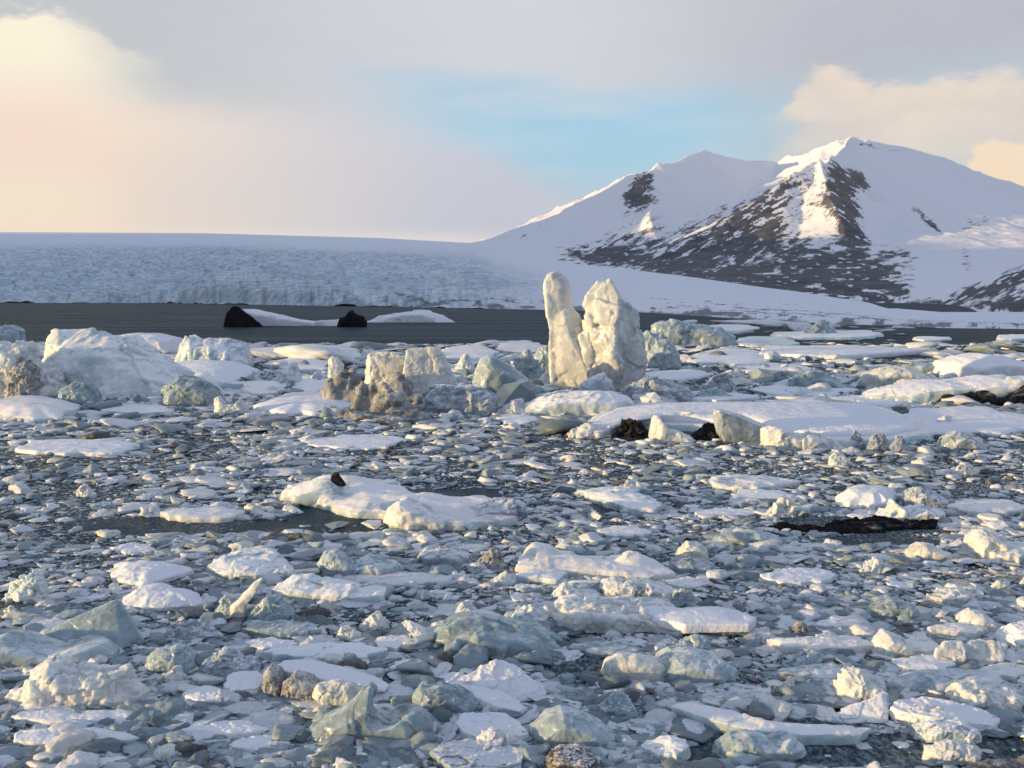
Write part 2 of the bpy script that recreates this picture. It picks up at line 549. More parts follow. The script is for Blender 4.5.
def make_mountain():
    ridges = [
        ([(380, 285, 9800), (440, 270, 9200), (500, 243, 8300), (560, 208, 7400), (600, 188, 6850), (641, 170, 6250)], 1150),
        ([(641, 170, 6250), (675, 160, 6600), (704, 149, 6800), (745, 160, 7100), (775, 161, 7250)], 1150),
        ([(641, 170, 6250), (650, 196, 5900), (658, 225, 5300), (664, 262, 4700)], 420),
        ([(775, 161, 7250), (812, 148, 6950), (848, 136, 6650)], 900),
        ([(848, 136, 6650), (880, 142, 6950), (905, 147, 7150), (960, 165, 7900), (1024, 187, 9000), (1120, 215, 10200), (1290, 240, 11000)], 1500),
        ([(848, 136, 6650), (836, 152, 6250), (826, 164, 5950), (813, 158, 5650)], 500),
        ([(813, 158, 5650), (826, 186, 5250), (842, 222, 4750), (868, 262, 4150), (905, 300, 3300), (930, 312, 2700)], 620),
        ([(813, 158, 5650), (772, 190, 5350), (722, 222, 5000), (655, 258, 4500), (600, 280, 4100)], 800),
        ([(1400, 180, 4300), (1200, 220, 3700), (1080, 252, 3100), (1024, 270, 2700), (980, 287, 2300), (945, 304, 1900), (925, 313, 1600)], 420),
    ]
    xs = np.arange(330, 1290, 1.75)
    ds = np.concatenate([np.geomspace(620, 2000, 60)[:-1], np.linspace(2000, 8200, 520), np.linspace(8250, 11500, 40)])
    D, X = np.meshgrid(ds, xs, indexing='ij')
    P = np.stack([(X - 512) / F * D, D], -1)
    # warp a little so ridges wander
    wn_ = np.stack([P[..., 0] / 700, P[..., 1] / 700, X * 0], -1)
    Q = P.copy()
    Q[..., 0] += 60 * fbm(wn_, 3, 3)
    Q[..., 1] += 60 * fbm(wn_, 3, 4)
    Z = np.zeros_like(D)
    for pts, L in ridges:
        w = [at(x, y, d) for x, y, d in pts]
        for a, b in zip(w[:-1], w[1:]):
            d, h = seg_dist(Q, a, b)
            Z = np.maximum(Z, (h + 14) * np.exp(-d / L) - 14)
    base = 6 + 30 * smooth01(D, 900, 3500)
    Z = np.maximum(Z, -20) + base * smooth01(Z, 120, 0)
    q3 = np.stack([P[..., 0] / 260, P[..., 1] / 260, Z / 400], -1)
    amp = np.clip(Z * .07, 0, 42)
    nz = ridged(q3, 5, 31, .52)
    bowl = smooth01(X, 655, 690) * smooth01(X, 790, 760) + smooth01(X, 850, 880) * smooth01(D, 5000, 6000)
    Z = Z + amp * (nz - .3) * (1 - .75 * np.clip(bowl, 0, 1))
    Z = np.where(D < 1500, np.minimum(Z, 6 + (D - 620) * .05), Z)
    Z = Z - 70 * smooth01(X, 1010, 850) * smooth01(D, 2600, 1300) - 25 * smooth01(D, 680, 620)
    V = np.stack([P[..., 0], P[..., 1], Z], -1)
    # picture rows of the surface, to put each rock band where the mountain shows it
    zc = (P[..., 1] * cp - (Z - CAMH) * sp)
    yc = (P[..., 1] * sp + (Z - CAMH) * cp)
    PY = 384 - F * yc / zc
    ca, sa = math.cos(R(-28)), math.sin(R(-28))
    U, Vv = X * ca + PY * sa, -X * sa + PY * ca
    st = .35 * fbm(np.stack([U / 40, Vv / 6, X * 0], -1), 3, 41, .6) + .95 * fbm(np.stack([U / 9, Vv / 1.9, X * 0], -1), 3, 51, .65)
    ca, sa = math.cos(R(35)), math.sin(R(35))
    U2, V2 = X * ca + PY * sa, -X * sa + PY * ca
    st2 = .35 * fbm(np.stack([U2 / 40, V2 / 6, X * 0], -1), 3, 43, .6) + .95 * fbm(np.stack([U2 / 9, V2 / 1.9, X * 0], -1), 3, 53, .65)
    sth = .35 * fbm(np.stack([X / 30, PY / 5, X * 0], -1), 3, 47, .6) + .95 * fbm(np.stack([X / 8, PY / 1.9, X * 0], -1), 3, 57, .65)

    def blob(cx_, cy_, rx, ry, rot=0.0):
        c, s = math.cos(R(rot)), math.sin(R(rot))
        a, b = ((X - cx_) * c + (PY - cy_) * s) / rx, (-(X - cx_) * s + (PY - cy_) * c) / ry
        return np.exp(-(a * a + b * b))
    r = 0
    for cx_, cy_, rx, ry, rot, amt, tex in [
            (641, 184, 12, 22, 20, 1.15, st), (628, 200, 14, 12, -30, .6, st), (650, 205, 10, 16, 0, .4, st),
            (838, 190, 9, 28, -20, 1.25, st2), (845, 215, 15, 36, -18, 1.15, st2), (855, 180, 14, 7, 40, 1.2, st2), (822, 200, 20, 22, 0, .55, sth), (800, 175, 24, 6, -25, .5, st),
            (765, 212, 44, 20, -25, .5, st), (785, 190, 30, 10, -25, .45, st), (600, 254, 60, 9, 10, .58, sth), (690, 270, 60, 10, 8, .6, sth), (750, 281, 50, 9, 8, .62, sth), (840, 294, 55, 9, 10, .7, sth), (725, 230, 58, 30, -25, .62, st), (690, 255, 66, 20, -15, .72, st), (760, 250, 50, 22, -20, .6, st), (625, 240, 46, 20, -20, .64, st),
            (590, 258, 60, 9, -10, .55, sth), (530, 232, 34, 6, -32, .40, st), (845, 268, 66, 28, 8, 1.08, sth), (800, 276, 50, 17, -5, 1.0, sth), (880, 285, 30, 14, 25, .9, sth),
            (925, 222, 30, 5, 42, .85, st2), (965, 222, 16, 16, 0, .42, sth), (905, 252, 18, 9, 0, .5, sth), (963, 262, 7, 24, -5, .5, sth),
            (1005, 282, 40, 12, -25, 1.05, st), (960, 298, 30, 8, -20, .95, st), (1000, 305, 40, 7, -10, .75, sth), (930, 305, 22, 6, 0, .6, sth), (1015, 300, 14, 16, -30, .8, st),
            (990, 218, 30, 9, -30, .35, st), (860, 145, 24, 4, 12, .55, sth), (895, 150, 14, 4, 10, .45, sth)]:
        r = r + blob(cx_, cy_, rx, ry, rot) * amt * (.66 + .95 * tex)
    ez = np.gradient(Z, axis=1) / np.maximum(np.gradient(P[..., 0], axis=1), 1e-3)
    me = mesh_from('mountains', V.reshape(-1, 3), grid_faces(len(ds), len(xs)))
    add_attr(me, 'rock', np.clip(r, 0, 1.4))
    tag(link('mountains', me, mat=RM), 'two snow covered rocky peaks beyond the glacier with sunlit summits', 'mountain', kind='structure')


make_mountain()


def make_shade_ridge():
    """added snow ridge outside the frame, shaped to shade glacier, shore and mountain feet"""
    ys = np.linspace(-260, 9000, 170)
    us = np.linspace(-1500, 1500, 70)
    Y, U = np.meshgrid(ys, us, indexing='ij')
    cxs = np.interp(ys, [-260, 250, 1500, 3000, 4000, 6000, 9000], [-1450, -1500, -1950, -2500, -2950, -4100, -6200])
    h = np.interp(ys, [-260, -200, 90, 300, 600, 1500, 3000, 4000, 4350, 4800, 5200, 5500, 5800, 6500, 8000, 9000], [0, 150, 230, 265, 300, 430, 590, 570, 640, 1120, 1050, 470, 320, 220, 100, 0])  # crest heights of this added shade caster, chosen for where its shadow falls
    X = cxs[:, None] + U
    wd = np.interp(ys, [0, 1500, 3000], [230, 270, 400])[:, None]
    Z = h[:, None] * np.exp(-np.abs(U) / wd) - 25
    Z = Z + np.clip(Z * .12, 0, 60) * ridged(np.stack([X / 300, Y / 300, X * 0], -1), 4, 77)
    me = mesh_from('ridge', np.stack([X, Y, Z], -1).reshape(-1, 3), grid_faces(len(ys), len(us)))
    add_attr(me, 'rock', np.clip(.3 + .9 * fbm(np.stack([X / 200, Y / 200, Z / 60], -1), 4, 78), 0, 1))
    tag(link('shade_ridge', me, mat=RM), 'added unseen snowy ridge that shades the glacier and the mountain feet', 'mountain', kind='structure')


make_shade_ridge()


# ------------------------------------------------------------------ the air
def make_haze():
    bm = bmesh.new()
    bmesh.ops.create_cube(bm, size=1)
    me = bpy.data.meshes.new('haze')
    bm.to_mesh(me)
    bm.free()
    o = link('haze', me)
    o.scale = (26000, 13000, 1151)
    o.location = (0, 6050, 574.5 - 26)
    m = bpy.data.materials.new('haze')
    m.use_nodes = True
    nt = m.node_tree
    nt.nodes.remove(nt.nodes['Principled BSDF'])
    v = nt.nodes.new('ShaderNodeVolumePrincipled')
    v.inputs['Color'].default_value = (.80, .87, 1.0, 1)
    v.inputs['Density'].default_value = 1.4e-5
    nt.links.new(v.outputs[0], nt.nodes['Material Output'].inputs['Volume'])
    me.materials.append(m)
    tag(o, 'thin pale haze hanging over the lagoon and glacier', 'haze', kind='stuff')


make_haze()


# ------------------------------------------------------------------ ice builder
RNG = random.Random(7)
TMP = bpy.data.objects.new('clay', bpy.data.meshes.new('clay'))
COL.objects.link(TMP)
RMOD = TMP.modifiers.new('r', 'REMESH')
RMOD.mode = 'VOXEL'
SMOD = TMP.modifiers.new('s', 'SMOOTH')
HEROES = []                           # picture boxes of placed ice, used to keep loose ice off them
UNDER = .35


def sil(pts, yb, t0, t1=None, shrink=.6, lean=0.0, skew=0.0, Y=None, sink=True):
    """solid from a silhouette: outline at its own distance, given real depth, pinched to the front and the back"""
    t1 = t0 if t1 is None else t1
    Yc = (ground(512, yb)[1] if Y is None else Y) + t0
    pl = np.array([at(x, y, Yc) for x, y in pts])
    zmin = -UNDER
    lowest = pl[:, 2].min()
    low = pl[:, 2] < lowest + .18 * (pl[:, 2].max() - lowest)
    if sink:
        pl[low, 2] = np.minimum(pl[low, 2], zmin)
    c = np.array([(pl[:, 0].min() + pl[:, 0].max()) / 2, Yc, max(0, pl[:, 2].max() * .30) if sink else pl[:, 2].mean()])
    secs = []
    for f, s in ((-1, shrink), (-.72, (1 + shrink * 1.2) / 2.2), (-.35, .97), (0, 1), (.4, .96), (.75, (1 + shrink) / 2), (1, shrink * .92)):
        q = pl.copy()
        q[:, 0] = c[0] + (q[:, 0] - c[0]) * (1 - (1 - s) * .75) + skew * f
        q[:, 2] = np.where(q[:, 2] > c[2], c[2] + (q[:, 2] - c[2]) * s, q[:, 2])
        off = f * (t0 if f < 0 else t1)
        q[:, 1] = Yc + off + lean * np.clip(q[:, 2], 0, None)
        secs.append(q)
    return ('loft', secs)


def slab(pts, th=.25, ex=0.0, under=UNDER, z0=0.0, grow=1.0):
    """floe from the outline of its top: every point (x, y[, z]) lies on its own top height"""
    top = np.array([ground(p[0], p[1], (p[2] if len(p) > 2 else th) + z0) for p in pts])
    c = top.mean(0)
    bot = top.copy()
    bot[:, :2] = c[:2] + (bot[:, :2] - c[:2]) * grow
    bot[:, 2] = -under if under is not None else z0
    secs = [bot, top]
    if ex:
        cap = top.copy()
        cap[:, :2] = c[:2] + (cap[:, :2] - c[:2]) * .62
        cap[:, 2] += ex
        secs.append(cap)
        cap2 = cap.copy()
        cap2[:, :2] = c[:2] + (cap2[:, :2] - c[:2]) * .35
        cap2[:, 2] += ex * .25
        secs.append(cap2)
    return ('loft', secs)


def hull(pts, yb):
    Y0 = ground(512, yb)[1]
    return ('hull', np.array([at(x, y, Y0 + d) for x, y, d in pts]))


def facets(p, seed):
    """fracture planes: every cell of a jittered grid is cut by a plane of its own"""
    i0 = np.floor(p).astype(np.int64)
    best = np.full(len(p), 9.0)
    out = np.zeros(len(p))
    for a in (-1, 0, 1):
        for b in (-1, 0, 1):
            for c in (-1, 0, 1):
                q = i0 + [a, b, c]
                h = [hash3(q[:, 0], q[:, 1], q[:, 2], seed + k) for k in range(7)]
                s = q + .5 + .42 * np.stack(h[:3], -1)
                d = ((p - s) ** 2).sum(1)
                n = np.stack(h[3:6], -1)
                n /= np.linalg.norm(n, axis=1)[:, None] + 1e-6
                v = ((p - s) * n).sum(1) * 1.3 + .35 * h[6]
                m = d < best
                best = np.where(m, d, best)
                out = np.where(m, v, out)
    return out


def clay(name, prims, px, anchor, smooth=2, amp=.03, freq=4.0, seed=0, vox=None, sharp=.5, size=None, facet=.45):
    bm = bmesh.new()
    for kind, data in prims:
        if kind == 'loft':
            loops = [[bm.verts.new(p - anchor) for p in s] for s in data]
            n = len(loops[0])
            for a, b in zip(loops[:-1], loops[1:]):
                for i in range(n):
                    bm.faces.new((a[i], a[(i + 1) % n], b[(i + 1) % n], b[i]))
            bm.faces.new(loops[0][::-1])
            bm.faces.new(loops[-1])
        else:
            b2 = bmesh.new()
            for p in data:
                b2.verts.new(p - anchor)
            r = bmesh.ops.convex_hull(b2, input=b2.verts)
            bmesh.ops.delete(b2, geom=list(set(r['geom_interior'] + r['geom_unused'])), context='VERTS')
            vm = {v: bm.verts.new(v.co) for v in b2.verts}
            for f in b2.faces:
                bm.faces.new([vm[v] for v in f.verts])
            b2.free()
    bmesh.ops.recalc_face_normals(bm, faces=bm.faces)
    bmesh.ops.triangulate(bm, faces=bm.faces)
    me = bpy.data.meshes.new(name)
    bm.to_mesh(me)
    bm.free()
    co = np.empty(len(me.vertices) * 3)
    me.vertices.foreach_get('co', co)
    co = co.reshape(-1, 3)
    ext = co.max(0) - co.min(0)
    s = size or float(np.sort(ext)[1:].mean())
    thin = float(ext.min())
    v = vox or max(px * .8, s / 75)
    v = min(v, max(thin / 4, px * .45))
    old = TMP.data
    TMP.data = me
    bpy.data.meshes.remove(old)
    RMOD.voxel_size = v
    RMOD.use_smooth_shade = True
    SMOD.iterations = smooth
    SMOD.factor = .5
    SMOD.show_viewport = SMOD.show_render = smooth > 0
    dg = bpy.context.evaluated_depsgraph_get()
    dg.update()
    out = bpy.data.meshes.new_from_object(TMP.evaluated_get(dg))
    out.name = name
    n = len(out.vertices)
    co = np.empty(n * 3)
    no = np.empty(n * 3)
    out.vertices.foreach_get('co', co)
    out.vertices.foreach_get('normal', no)
    co, no = co.reshape(-1, 3), no.reshape(-1, 3)
    p = co / s * freq
    d = fbm(p, 4, seed + 1, .55) * (1 - sharp) + (ridged(p * .9 + 7, 3, seed + 2, .5) - .35) * sharp * .8
    d = d + .16 * fbm(p * 4.1, 3, seed + 5, .6)
    if facet:
        w = p * .8 + .35 * np.stack([fbm(p + 31, 2, seed), fbm(p + 47, 2, seed), fbm(p + 59, 2, seed)], -1)
        d = d * (1 - .4 * facet) + facet * (facets(w, seed + 3) + .4 * facets(w * 2.3, seed + 4))
    a = amp * min(s, thin * 2.2)
    dirn = no.copy()
    co = co + dirn * (d * a)[:, None]
    out.vertices.foreach_set('co', co.ravel())
    out.update()
    out.materials.clear()
    return out, s


SEED = [0]


def ice(name, cat, label, parts, group=None, ref=None, **kw):
    """parts: list of (part name, prims, material key, options). One part -> one mesh; more -> an Empty with children."""
    allp = np.concatenate([(np.concatenate(d) if k == 'loft' else d) for _, pr, *_ in parts for k, d in pr])
    lo, hi = allp.min(0), allp.max(0)
    anchor = np.array([(lo[0] + hi[0]) / 2, (lo[1] + hi[1]) / 2, 0.0])
    px = lo[1] / F
    HEROES.append((lo[0], hi[0], lo[1], hi[1], anchor, ref or label, float(max(hi[0] - lo[0], (hi[1] - lo[1]) * .5)), label))
    root = None
    if len(parts) > 1:
        root = bpy.data.objects.new(name, None)
        COL.objects.link(root)
        root.location = anchor
        tag(root, label, cat, group)
    for part in parts:
        pn, prims, mk = part[:3]
        o = dict(kw)
        if len(part) > 3:
            o.update(part[3])
        SEED[0] += 3
        plabel = o.pop('plabel', None)
        msize = o.pop('msize', None)
        me, s = clay(pn, prims, px, anchor, seed=SEED[0], **o)
        mt = mats(mk, msize or s)
        if root is None:
            ob = link(name, me, None, anchor, mt)
            tag(ob, label, cat, group)
            return ob
        ob = link(pn, me, root, None, mt)
        if plabel:
            ob['label'] = plabel
    return root


def outline(x0, x1, y0, y1, n=34, jag=.2, seed=0, sq=.7):
    """irregular floe outline filling a picture box: a rough polygon with bays and corners"""
    r = random.Random(seed)
    cx, cy = (x0 + x1) / 2, (y0 + y1) / 2
    nc = r.randint(5, 8)
    ang = sorted(k / nc * 2 * math.pi + r.uniform(-.35, .35) for k in range(nc))
    cor = [(math.cos(a) * r.uniform(.82, 1.12), math.sin(a) * r.uniform(.75, 1.1)) for a in ang]
    out = []
    per = max(3, n // nc)
    for i in range(nc):
        a, b = cor[i], cor[(i + 1) % nc]
        for q in range(per):
            t = q / per
            bow = 1 + .10 * math.sin(t * math.pi)
            k = bow * (1 - (jag * r.random() * (.5 if q == 0 else 1)))
            out.append(((a[0] + (b[0] - a[0]) * t) * k, (a[1] + (b[1] - a[1]) * t) * k))
    ax = [min(o[0] for o in out), max(o[0] for o in out)]
    ay = [min(o[1] for o in out), max(o[1] for o in out)]
    return [(x0 + (x1 - x0) * (u - ax[0]) / (ax[1] - ax[0]), y0 + (y1 - y0) * (v - ay[0]) / (ay[1] - ay[0])) for u, v in out]


def pxm(y):
    return ground(512, y)[1] / F


def floe(x0, x1, yt, yb, label, mat='snowy', th=None, name='ice_floe', cat='ice floe', ref=None, ex=None, tilt=0.0, jag=.2, edge=True, **k):
    m = pxm(yb)
    h = yb - yt
    tpx = th if th is not None else min(max(2.0, .26 * h), 7)
    z = tpx * m
    sd = int(x0 * 7 + yt * 13)
    pts = outline(x0, x1, yt, yb - tpx, seed=sd, jag=jag)
    cx = (x0 + x1) / 2
    P = [(x, y, max(.05, z * (1 + tilt * (x - cx) / (x1 - x0) * 2))) for x, y in pts]
    o = dict(amp=.055, freq=4, smooth=2, sharp=.35, facet=.25)
    o.update(k)
    return ice(name, cat, label, [('ice', [slab(P, ex=z * .25 if ex is None else ex)], mat)], ref=ref, **o)


def lump(x0, x1, yt, yb, label, mat='white', name='ice_chunk', cat='ice chunk', ref=None, n=13, flat=.35, peak=None, depth=.45, **k):
    """faceted chunk: hull of scattered points filling the picture box"""
    r = random.Random(int(x0 * 11 + yb * 3))
    w = x1 - x0
    m = pxm(yb)
    D = w * m * depth
    pts = []
    pk = (x0 + x1) / 2 + w * (r.random() - .5) * .4 if peak is None else x0 + w * peak
    for i in range(n):
        a = i / n * 2 * math.pi
        c, s = math.cos(a), math.sin(a)
        pts.append(((x0 + x1) / 2 + w / 2 * c * (.86 + .14 * r.random()), yb - (yb - yt) * (.02 + .3 * r.random()) + 1, D * (1 - s) * .5 * 1.6))
    for i in range(6):
        f = (r.random() - .5)
        pts.append((pk + w * .62 * f, yt + (yb - yt) * ((abs(f) * 2) ** 1.5 * .6 * (1 - flat) + .16 * r.random()), D * (.3 + .9 * r.random())))
    pts.append((pk, yt, D * .7))
    pts.append((pk + w * .08, yt + (yb - yt) * .05, D * 1.1))
    h = hull(pts, yb)
    base = h[1].copy()
    base[:, 2] = -UNDER
    o = dict(amp=.09, freq=4, smooth=1, sharp=.7, facet=.6)
    o.update(k)
    return ice(name, cat, label, [('ice', [('hull', np.concatenate([h[1], base]))], mat)], ref=ref, **o)


def crag(pts, yb, label, mat='white', t=None, name='ice_chunk', cat='ice chunk', ref=None, shrink=.5, lean=0.0, t1=None, skew=0.0, **k):
    xs = [p[0] for p in pts]
    w = (max(xs) - min(xs)) * pxm(yb)
    t = w * .22 if t is None else t
    o = dict(amp=.06, freq=4, smooth=2, sharp=.5)
    o.update(k)
    return ice(name, cat, label, [('ice', [sil(pts, yb, t, t1, shrink, lean, skew)], mat)], ref=ref, **o)


# ------------------------------------------------------------------ the bergs of the middle distance
BERG, FLOE, CH = ('iceberg', 'iceberg'), ('ice_floe', 'ice floe'), ('ice_chunk', 'ice chunk')

# twin towers
ice('iceberg', 'iceberg', 'tall twin towered iceberg with a leaning spire standing beside a broad grey backed block', [
    ('spire', [sil([(546, 288), (545.5, 279), (549, 273.5), (556, 272.5), (563, 273), (567, 279), (569, 288), (570.5, 303), (575, 318), (578, 340), (570, 352), (556, 352), (552, 340), (550, 325)], 389.5, 1.2, 1.7, .6, skew=.5),
               hull([(550, 318, .9), (552, 350, .7), (557, 372, .5), (574, 391, .3), (563, 312, .3), (568, 335, -.3), (585, 366, -.7), (598, 393, -.5), (571, 304, 1.3), (579, 314, 1.7), (586, 336, 2.1), (601, 366, 2.3), (613, 394, 2.3),
                     (556, 325, 3.4), (580, 340, 3.6), (575, 390, 3.6), (600, 390, 3.4)], 390)],
     'tower', dict(amp=.03, freq=3, smooth=1, sharp=.4, facet=.7)),
    ('tower', [hull([(585, 296, .9), (584, 310, .9), (588, 340, .9), (594, 365, .7), (604, 392, .3), (592, 287, 1.0), (600, 283, .8), (610, 282, .4), (615, 287, 0), (619, 298, -.6),
                     (618, 310, -1.1), (615, 335, -1.3), (620, 360, -1.0), (618, 394, -1.0), (626, 303, 1.5), (634, 340, 2.2), (634, 392, 2.2),
                     (590, 292, 4), (612, 284, 4), (632, 320, 4.5), (632, 390, 4.5), (596, 380, 4)], 391),
               hull([(617, 302, .6), (629, 302, 1.0), (638, 318, 1.4), (645, 350, 1.4), (644, 372, 1.4), (639, 391, 1.2), (622, 394, .2), (617, 330, .3), (620, 302, 4), (638, 326, 5), (644, 370, 5), (638, 391, 5)], 391),
               hull([(603, 352, -.9), (614, 345, -1.7), (622, 358, -1.3), (622, 394, -1.6), (606, 394, -1.3), (600, 380, 0), (616, 350, 1), (620, 390, 1.5)], 391),
               hull([(579, 336, 1.0), (589, 328, 1.1), (600, 334, .6), (606, 392, -.2), (590, 392, .3), (584, 370, 1.0), (590, 345, 3.5), (606, 390, 3.5)], 391),
               hull([(593, 290, 1.2), (597, 281.5, 1.4), (604, 282.5, 1.1), (606, 291, .8), (600, 283, 2.6), (604, 290, 2.4)], 391),
               hull([(606, 290, .5), (609, 281, .7), (614, 284, .4), (616, 292, 0), (612, 283, 2.2), (616, 290, 2)], 391),
               hull([(586, 318, .5), (590, 300, .6), (600, 304, 0), (604, 322, -.4), (596, 336, .1), (600, 310, 2)], 391)],
     'tower', dict(amp=.05, freq=4, smooth=1, sharp=.5, facet=.8)),
    ('ice_foot', [sil([(575, 393), (580, 384), (590, 378), (604, 372), (611, 380), (616, 396)], 396, .9, 1.4, .5)], 'snowy', dict(amp=.05)),
], ref='the twin towered iceberg')
ice('ice_floe', 'ice floe', 'low mound of snow covered ice around the foot of the twin towered iceberg', [
    ('ice', [sil([(505, 417), (520, 407), (540, 398), (560, 393), (585, 391), (610, 392), (630, 398), (638, 406), (634, 417)], 417, 2.2, 4.5, .5)], 'snowy')], amp=.07, ref='the snowy mound under the twin towers')
ice('rubble_mound', 'ice rubble', 'dark grey rubble covered ice lying against the shaded side of the twin towers', [
    ('ice', [sil([(618, 402), (626, 389), (640, 380), (655, 378), (672, 383), (690, 391), (700, 402)], 403, 1.6, 3.5, .5)], 'grey')], amp=.10, freq=7, ref='the dark rubble beside the twin towers')
crag([(471, 388), (474, 372), (480, 358), (488, 354), (497, 358), (512, 366), (528, 378), (540, 390), (536, 396), (480, 396)], 396, 'smooth blue green block with a rounded peak between the dirty berg and the twin towers', 'blue', t=1.9, name='iceberg', cat='iceberg', amp=.025, ref='the blue green peaked block')
lump(536, 559, 370, 384, 'small cream block sunlit at the foot of the leaning spire', 'cream', ref='the cream block by the spire')
crag([(515, 380), (516, 362), (521, 353), (528, 350), (532, 357), (538, 360), (542, 370), (543, 380)], 380, 'cluster of pale blue ice behind the cream block by the spire', 'blue', t=1.2, amp=.12)
crag([(533, 374), (535, 356), (540, 348), (547, 346), (553, 350), (558, 360), (559, 374)], 374, 'jagged pale blue block touching the back of the leaning spire', 'blue', t=1.3, amp=.12)
lump(493, 531, 400, 416, 'rounded cream chunk with a dark cleft in front of the blue green block', 'cream', amp=.12, ref='the cleft cream chunk')
floe(496, 538, 414, 426, 'thin sunlit slab just in front of the cleft cream chunk', 'white')
lump(525, 560, 385, 402, 'low bluish hump in front of the cream block by the spire', 'blue', flat=.5)
crag([(640, 358), (641, 336), (647, 331), (656, 333), (662, 331), (668, 342), (670, 358)], 358, 'tooth shaped blue block close behind the twin towers', 'blue', t=2, amp=.1, ref='the tooth shaped blue block')
crag([(644, 371), (648, 352), (656, 342), (666, 340), (674, 346), (680, 353), (682, 371)], 371, 'faceted blue block with a peaked top right behind the dark rubble', 'blue', t=1.8, amp=.09)
crag([(648, 345), (652, 325), (662, 322), (672, 320), (684, 322), (700, 324), (720, 328), (735, 336), (738, 346)], 346, 'long pale teal berg floating in the open water behind the twin towers', 'blue', t=3, name='iceberg', cat='iceberg', ref='the long teal berg')
floe(680, 770, 348, 368, 'broad pale floe between the faceted blue block and the long flat raft', 'snowy', th=4)
floe(640, 715, 369, 382, 'flat snowy floe lying behind the dark rubble', 'snow', th=3, ref='the flat floe behind the rubble')
lump(696, 740, 374, 392, 'low brownish grey hump at the back corner of the great snow sheet', 'grey', flat=.5)
lump(690, 738, 388, 402, 'pale blue ledge on the back edge of the great snow sheet', 'blue', flat=.6)

# the great snow sheet and the things along its front
ice('ice_floe', 'ice floe', 'great smooth snow covered sheet in front of the twin towers', [
    ('ice', [slab([(579, 428), (592, 416), (610, 407), (640, 403), (690, 401), (740, 401), (800, 400), (850, 402), (885, 407), (915, 418), (934, 431), (905, 437), (850, 440), (800, 439), (770, 438), (740, 428), (690, 424), (640, 423), (600, 431)], .55)], 'snowy'),
    ('snow_cover', [slab([(588, 424), (600, 415), (618, 407), (650, 403.5), (700, 402), (760, 401.5), (830, 402), (870, 405), (900, 414), (920, 427), (890, 432), (830, 433), (780, 430), (740, 422), (690, 419), (650, 419), (610, 426)], .78, ex=.42, under=-.3)], 'snow', dict(amp=.03, freq=2.5, smooth=6, facet=0)),
], amp=.05, freq=7, ref='the great snow sheet')
lump(613, 657, 418, 438, 'dark brown rock lodged in the front edge of the great snow sheet', 'rock', name='rock', cat='rock', amp=.14, ref='the dark brown rock')
crag([(649, 437), (651, 420), (655, 414), (660, 419), (664, 428), (678, 431), (692, 437), (700, 443), (655, 443)], 443, 'golden fin of ice standing upright beside the dark brown rock', 'cream', t=.9, amp=.05, ref='the golden fin')
lump(686, 727, 424, 442, 'blackish grey rock between the golden fin and the pale ice wall', 'rock', name='rock', cat='rock', amp=.12)
ice('iceberg', 'iceberg', 'sheer pale grey ice wall on the front edge of the great snow sheet', [
    ('ice', [hull([(713, 410, .3), (720, 411, 0), (740, 418, .2), (765, 427, .5), (765, 444, .3), (740, 445, 0), (727, 444, 0), (716, 430, .2), (716, 408, 3), (740, 414, 4), (765, 425, 4), (764, 440, 4), (716, 438, 3)], 444)], 'grey')], amp=.02, ref='the pale ice wall')
crag([(760, 449), (763, 430), (770, 427), (782, 428), (790, 432), (810, 433), (835, 441), (850, 448), (850, 452), (765, 452)], 451, 'knobbly golden ended berg beside the pale ice wall', 'cream', t=1.4, amp=.09, ref='the knobbly golden berg')
lump(848, 866, 430, 448, 'pale block with a gap behind it at the front corner of the great snow sheet', 'grey', flat=.7)
lump(865, 890, 432, 450, 'cubic grey block between two gaps in front of the great snow sheet', 'grey', flat=.8)
lump(888, 913, 436, 452, 'low grey block ending the row at the corner of the great snow sheet', 'grey', flat=.6)
lump(560, 615, 424, 438, 'rounded white ice at the tip of the great snow sheet next to the dark rock', 'cream', flat=.4)
lump(658, 690, 417, 428, 'small grey stone like ice behind the golden fin', 'grey')

# right band
floe(758, 930, 345, 360, 'long flat white raft floating alone in the dark water by the far shore', 'snow', th=5, jag=.08, ref='the long flat raft')
crag([(932, 378), (940, 362), (955, 356), (975, 353), (995, 355), (1015, 360), (1045, 368), (1060, 379)], 379, 'broad low white dome of ice near the far shore', 'snow', t=6, name='iceberg', cat='iceberg', shrink=.4, amp=.02, ref='the broad white dome')
crag([(786, 391), (792, 378), (806, 371), (820, 372), (838, 380), (850, 391)], 391, 'teal hump of ice behind the great snow sheet', 'teal', t=2.2, amp=.07, ref='the teal hump')
crag([(850, 388), (862, 374), (880, 368), (900, 367), (915, 370), (935, 378), (945, 388)], 389, 'yellowish rounded berg beside the teal hump', 'yellow', t=3, amp=.08, ref='the yellowish berg')
crag([(893, 374), (905, 364), (925, 362), (945, 366), (965, 375)], 375, 'thin teal ridge of ice behind the yellowish berg', 'teal', t=3)
ice('iceberg', 'iceberg', 'lavender white berg with black rock along its waterline', [
    ('ice', [sil([(862, 407), (866, 395), (885, 388), (910, 384), (940, 382), (975, 378), (1005, 376), (1040, 376), (1060, 407)], 404, 3, 6, .5)], 'snowy'),
    ('rock_band', [sil([(938, 406), (945, 398), (960, 398), (972, 391), (985, 391), (995, 400), (1006, 400), (1012, 393), (1030, 388), (1048, 390), (1052, 407)], 406, 1.2, 1.5, .5)], 'rock', dict(amp=.12)),
], amp=.08, ref='the black banded berg')
floe(890, 1060, 405, 437, 'wide snow plate in front of the black banded berg', 'snow', th=5, ref='the wide snow plate')
lump(930, 956, 414, 428, 'cream lump sitting on the wide snow plate', 'cream')
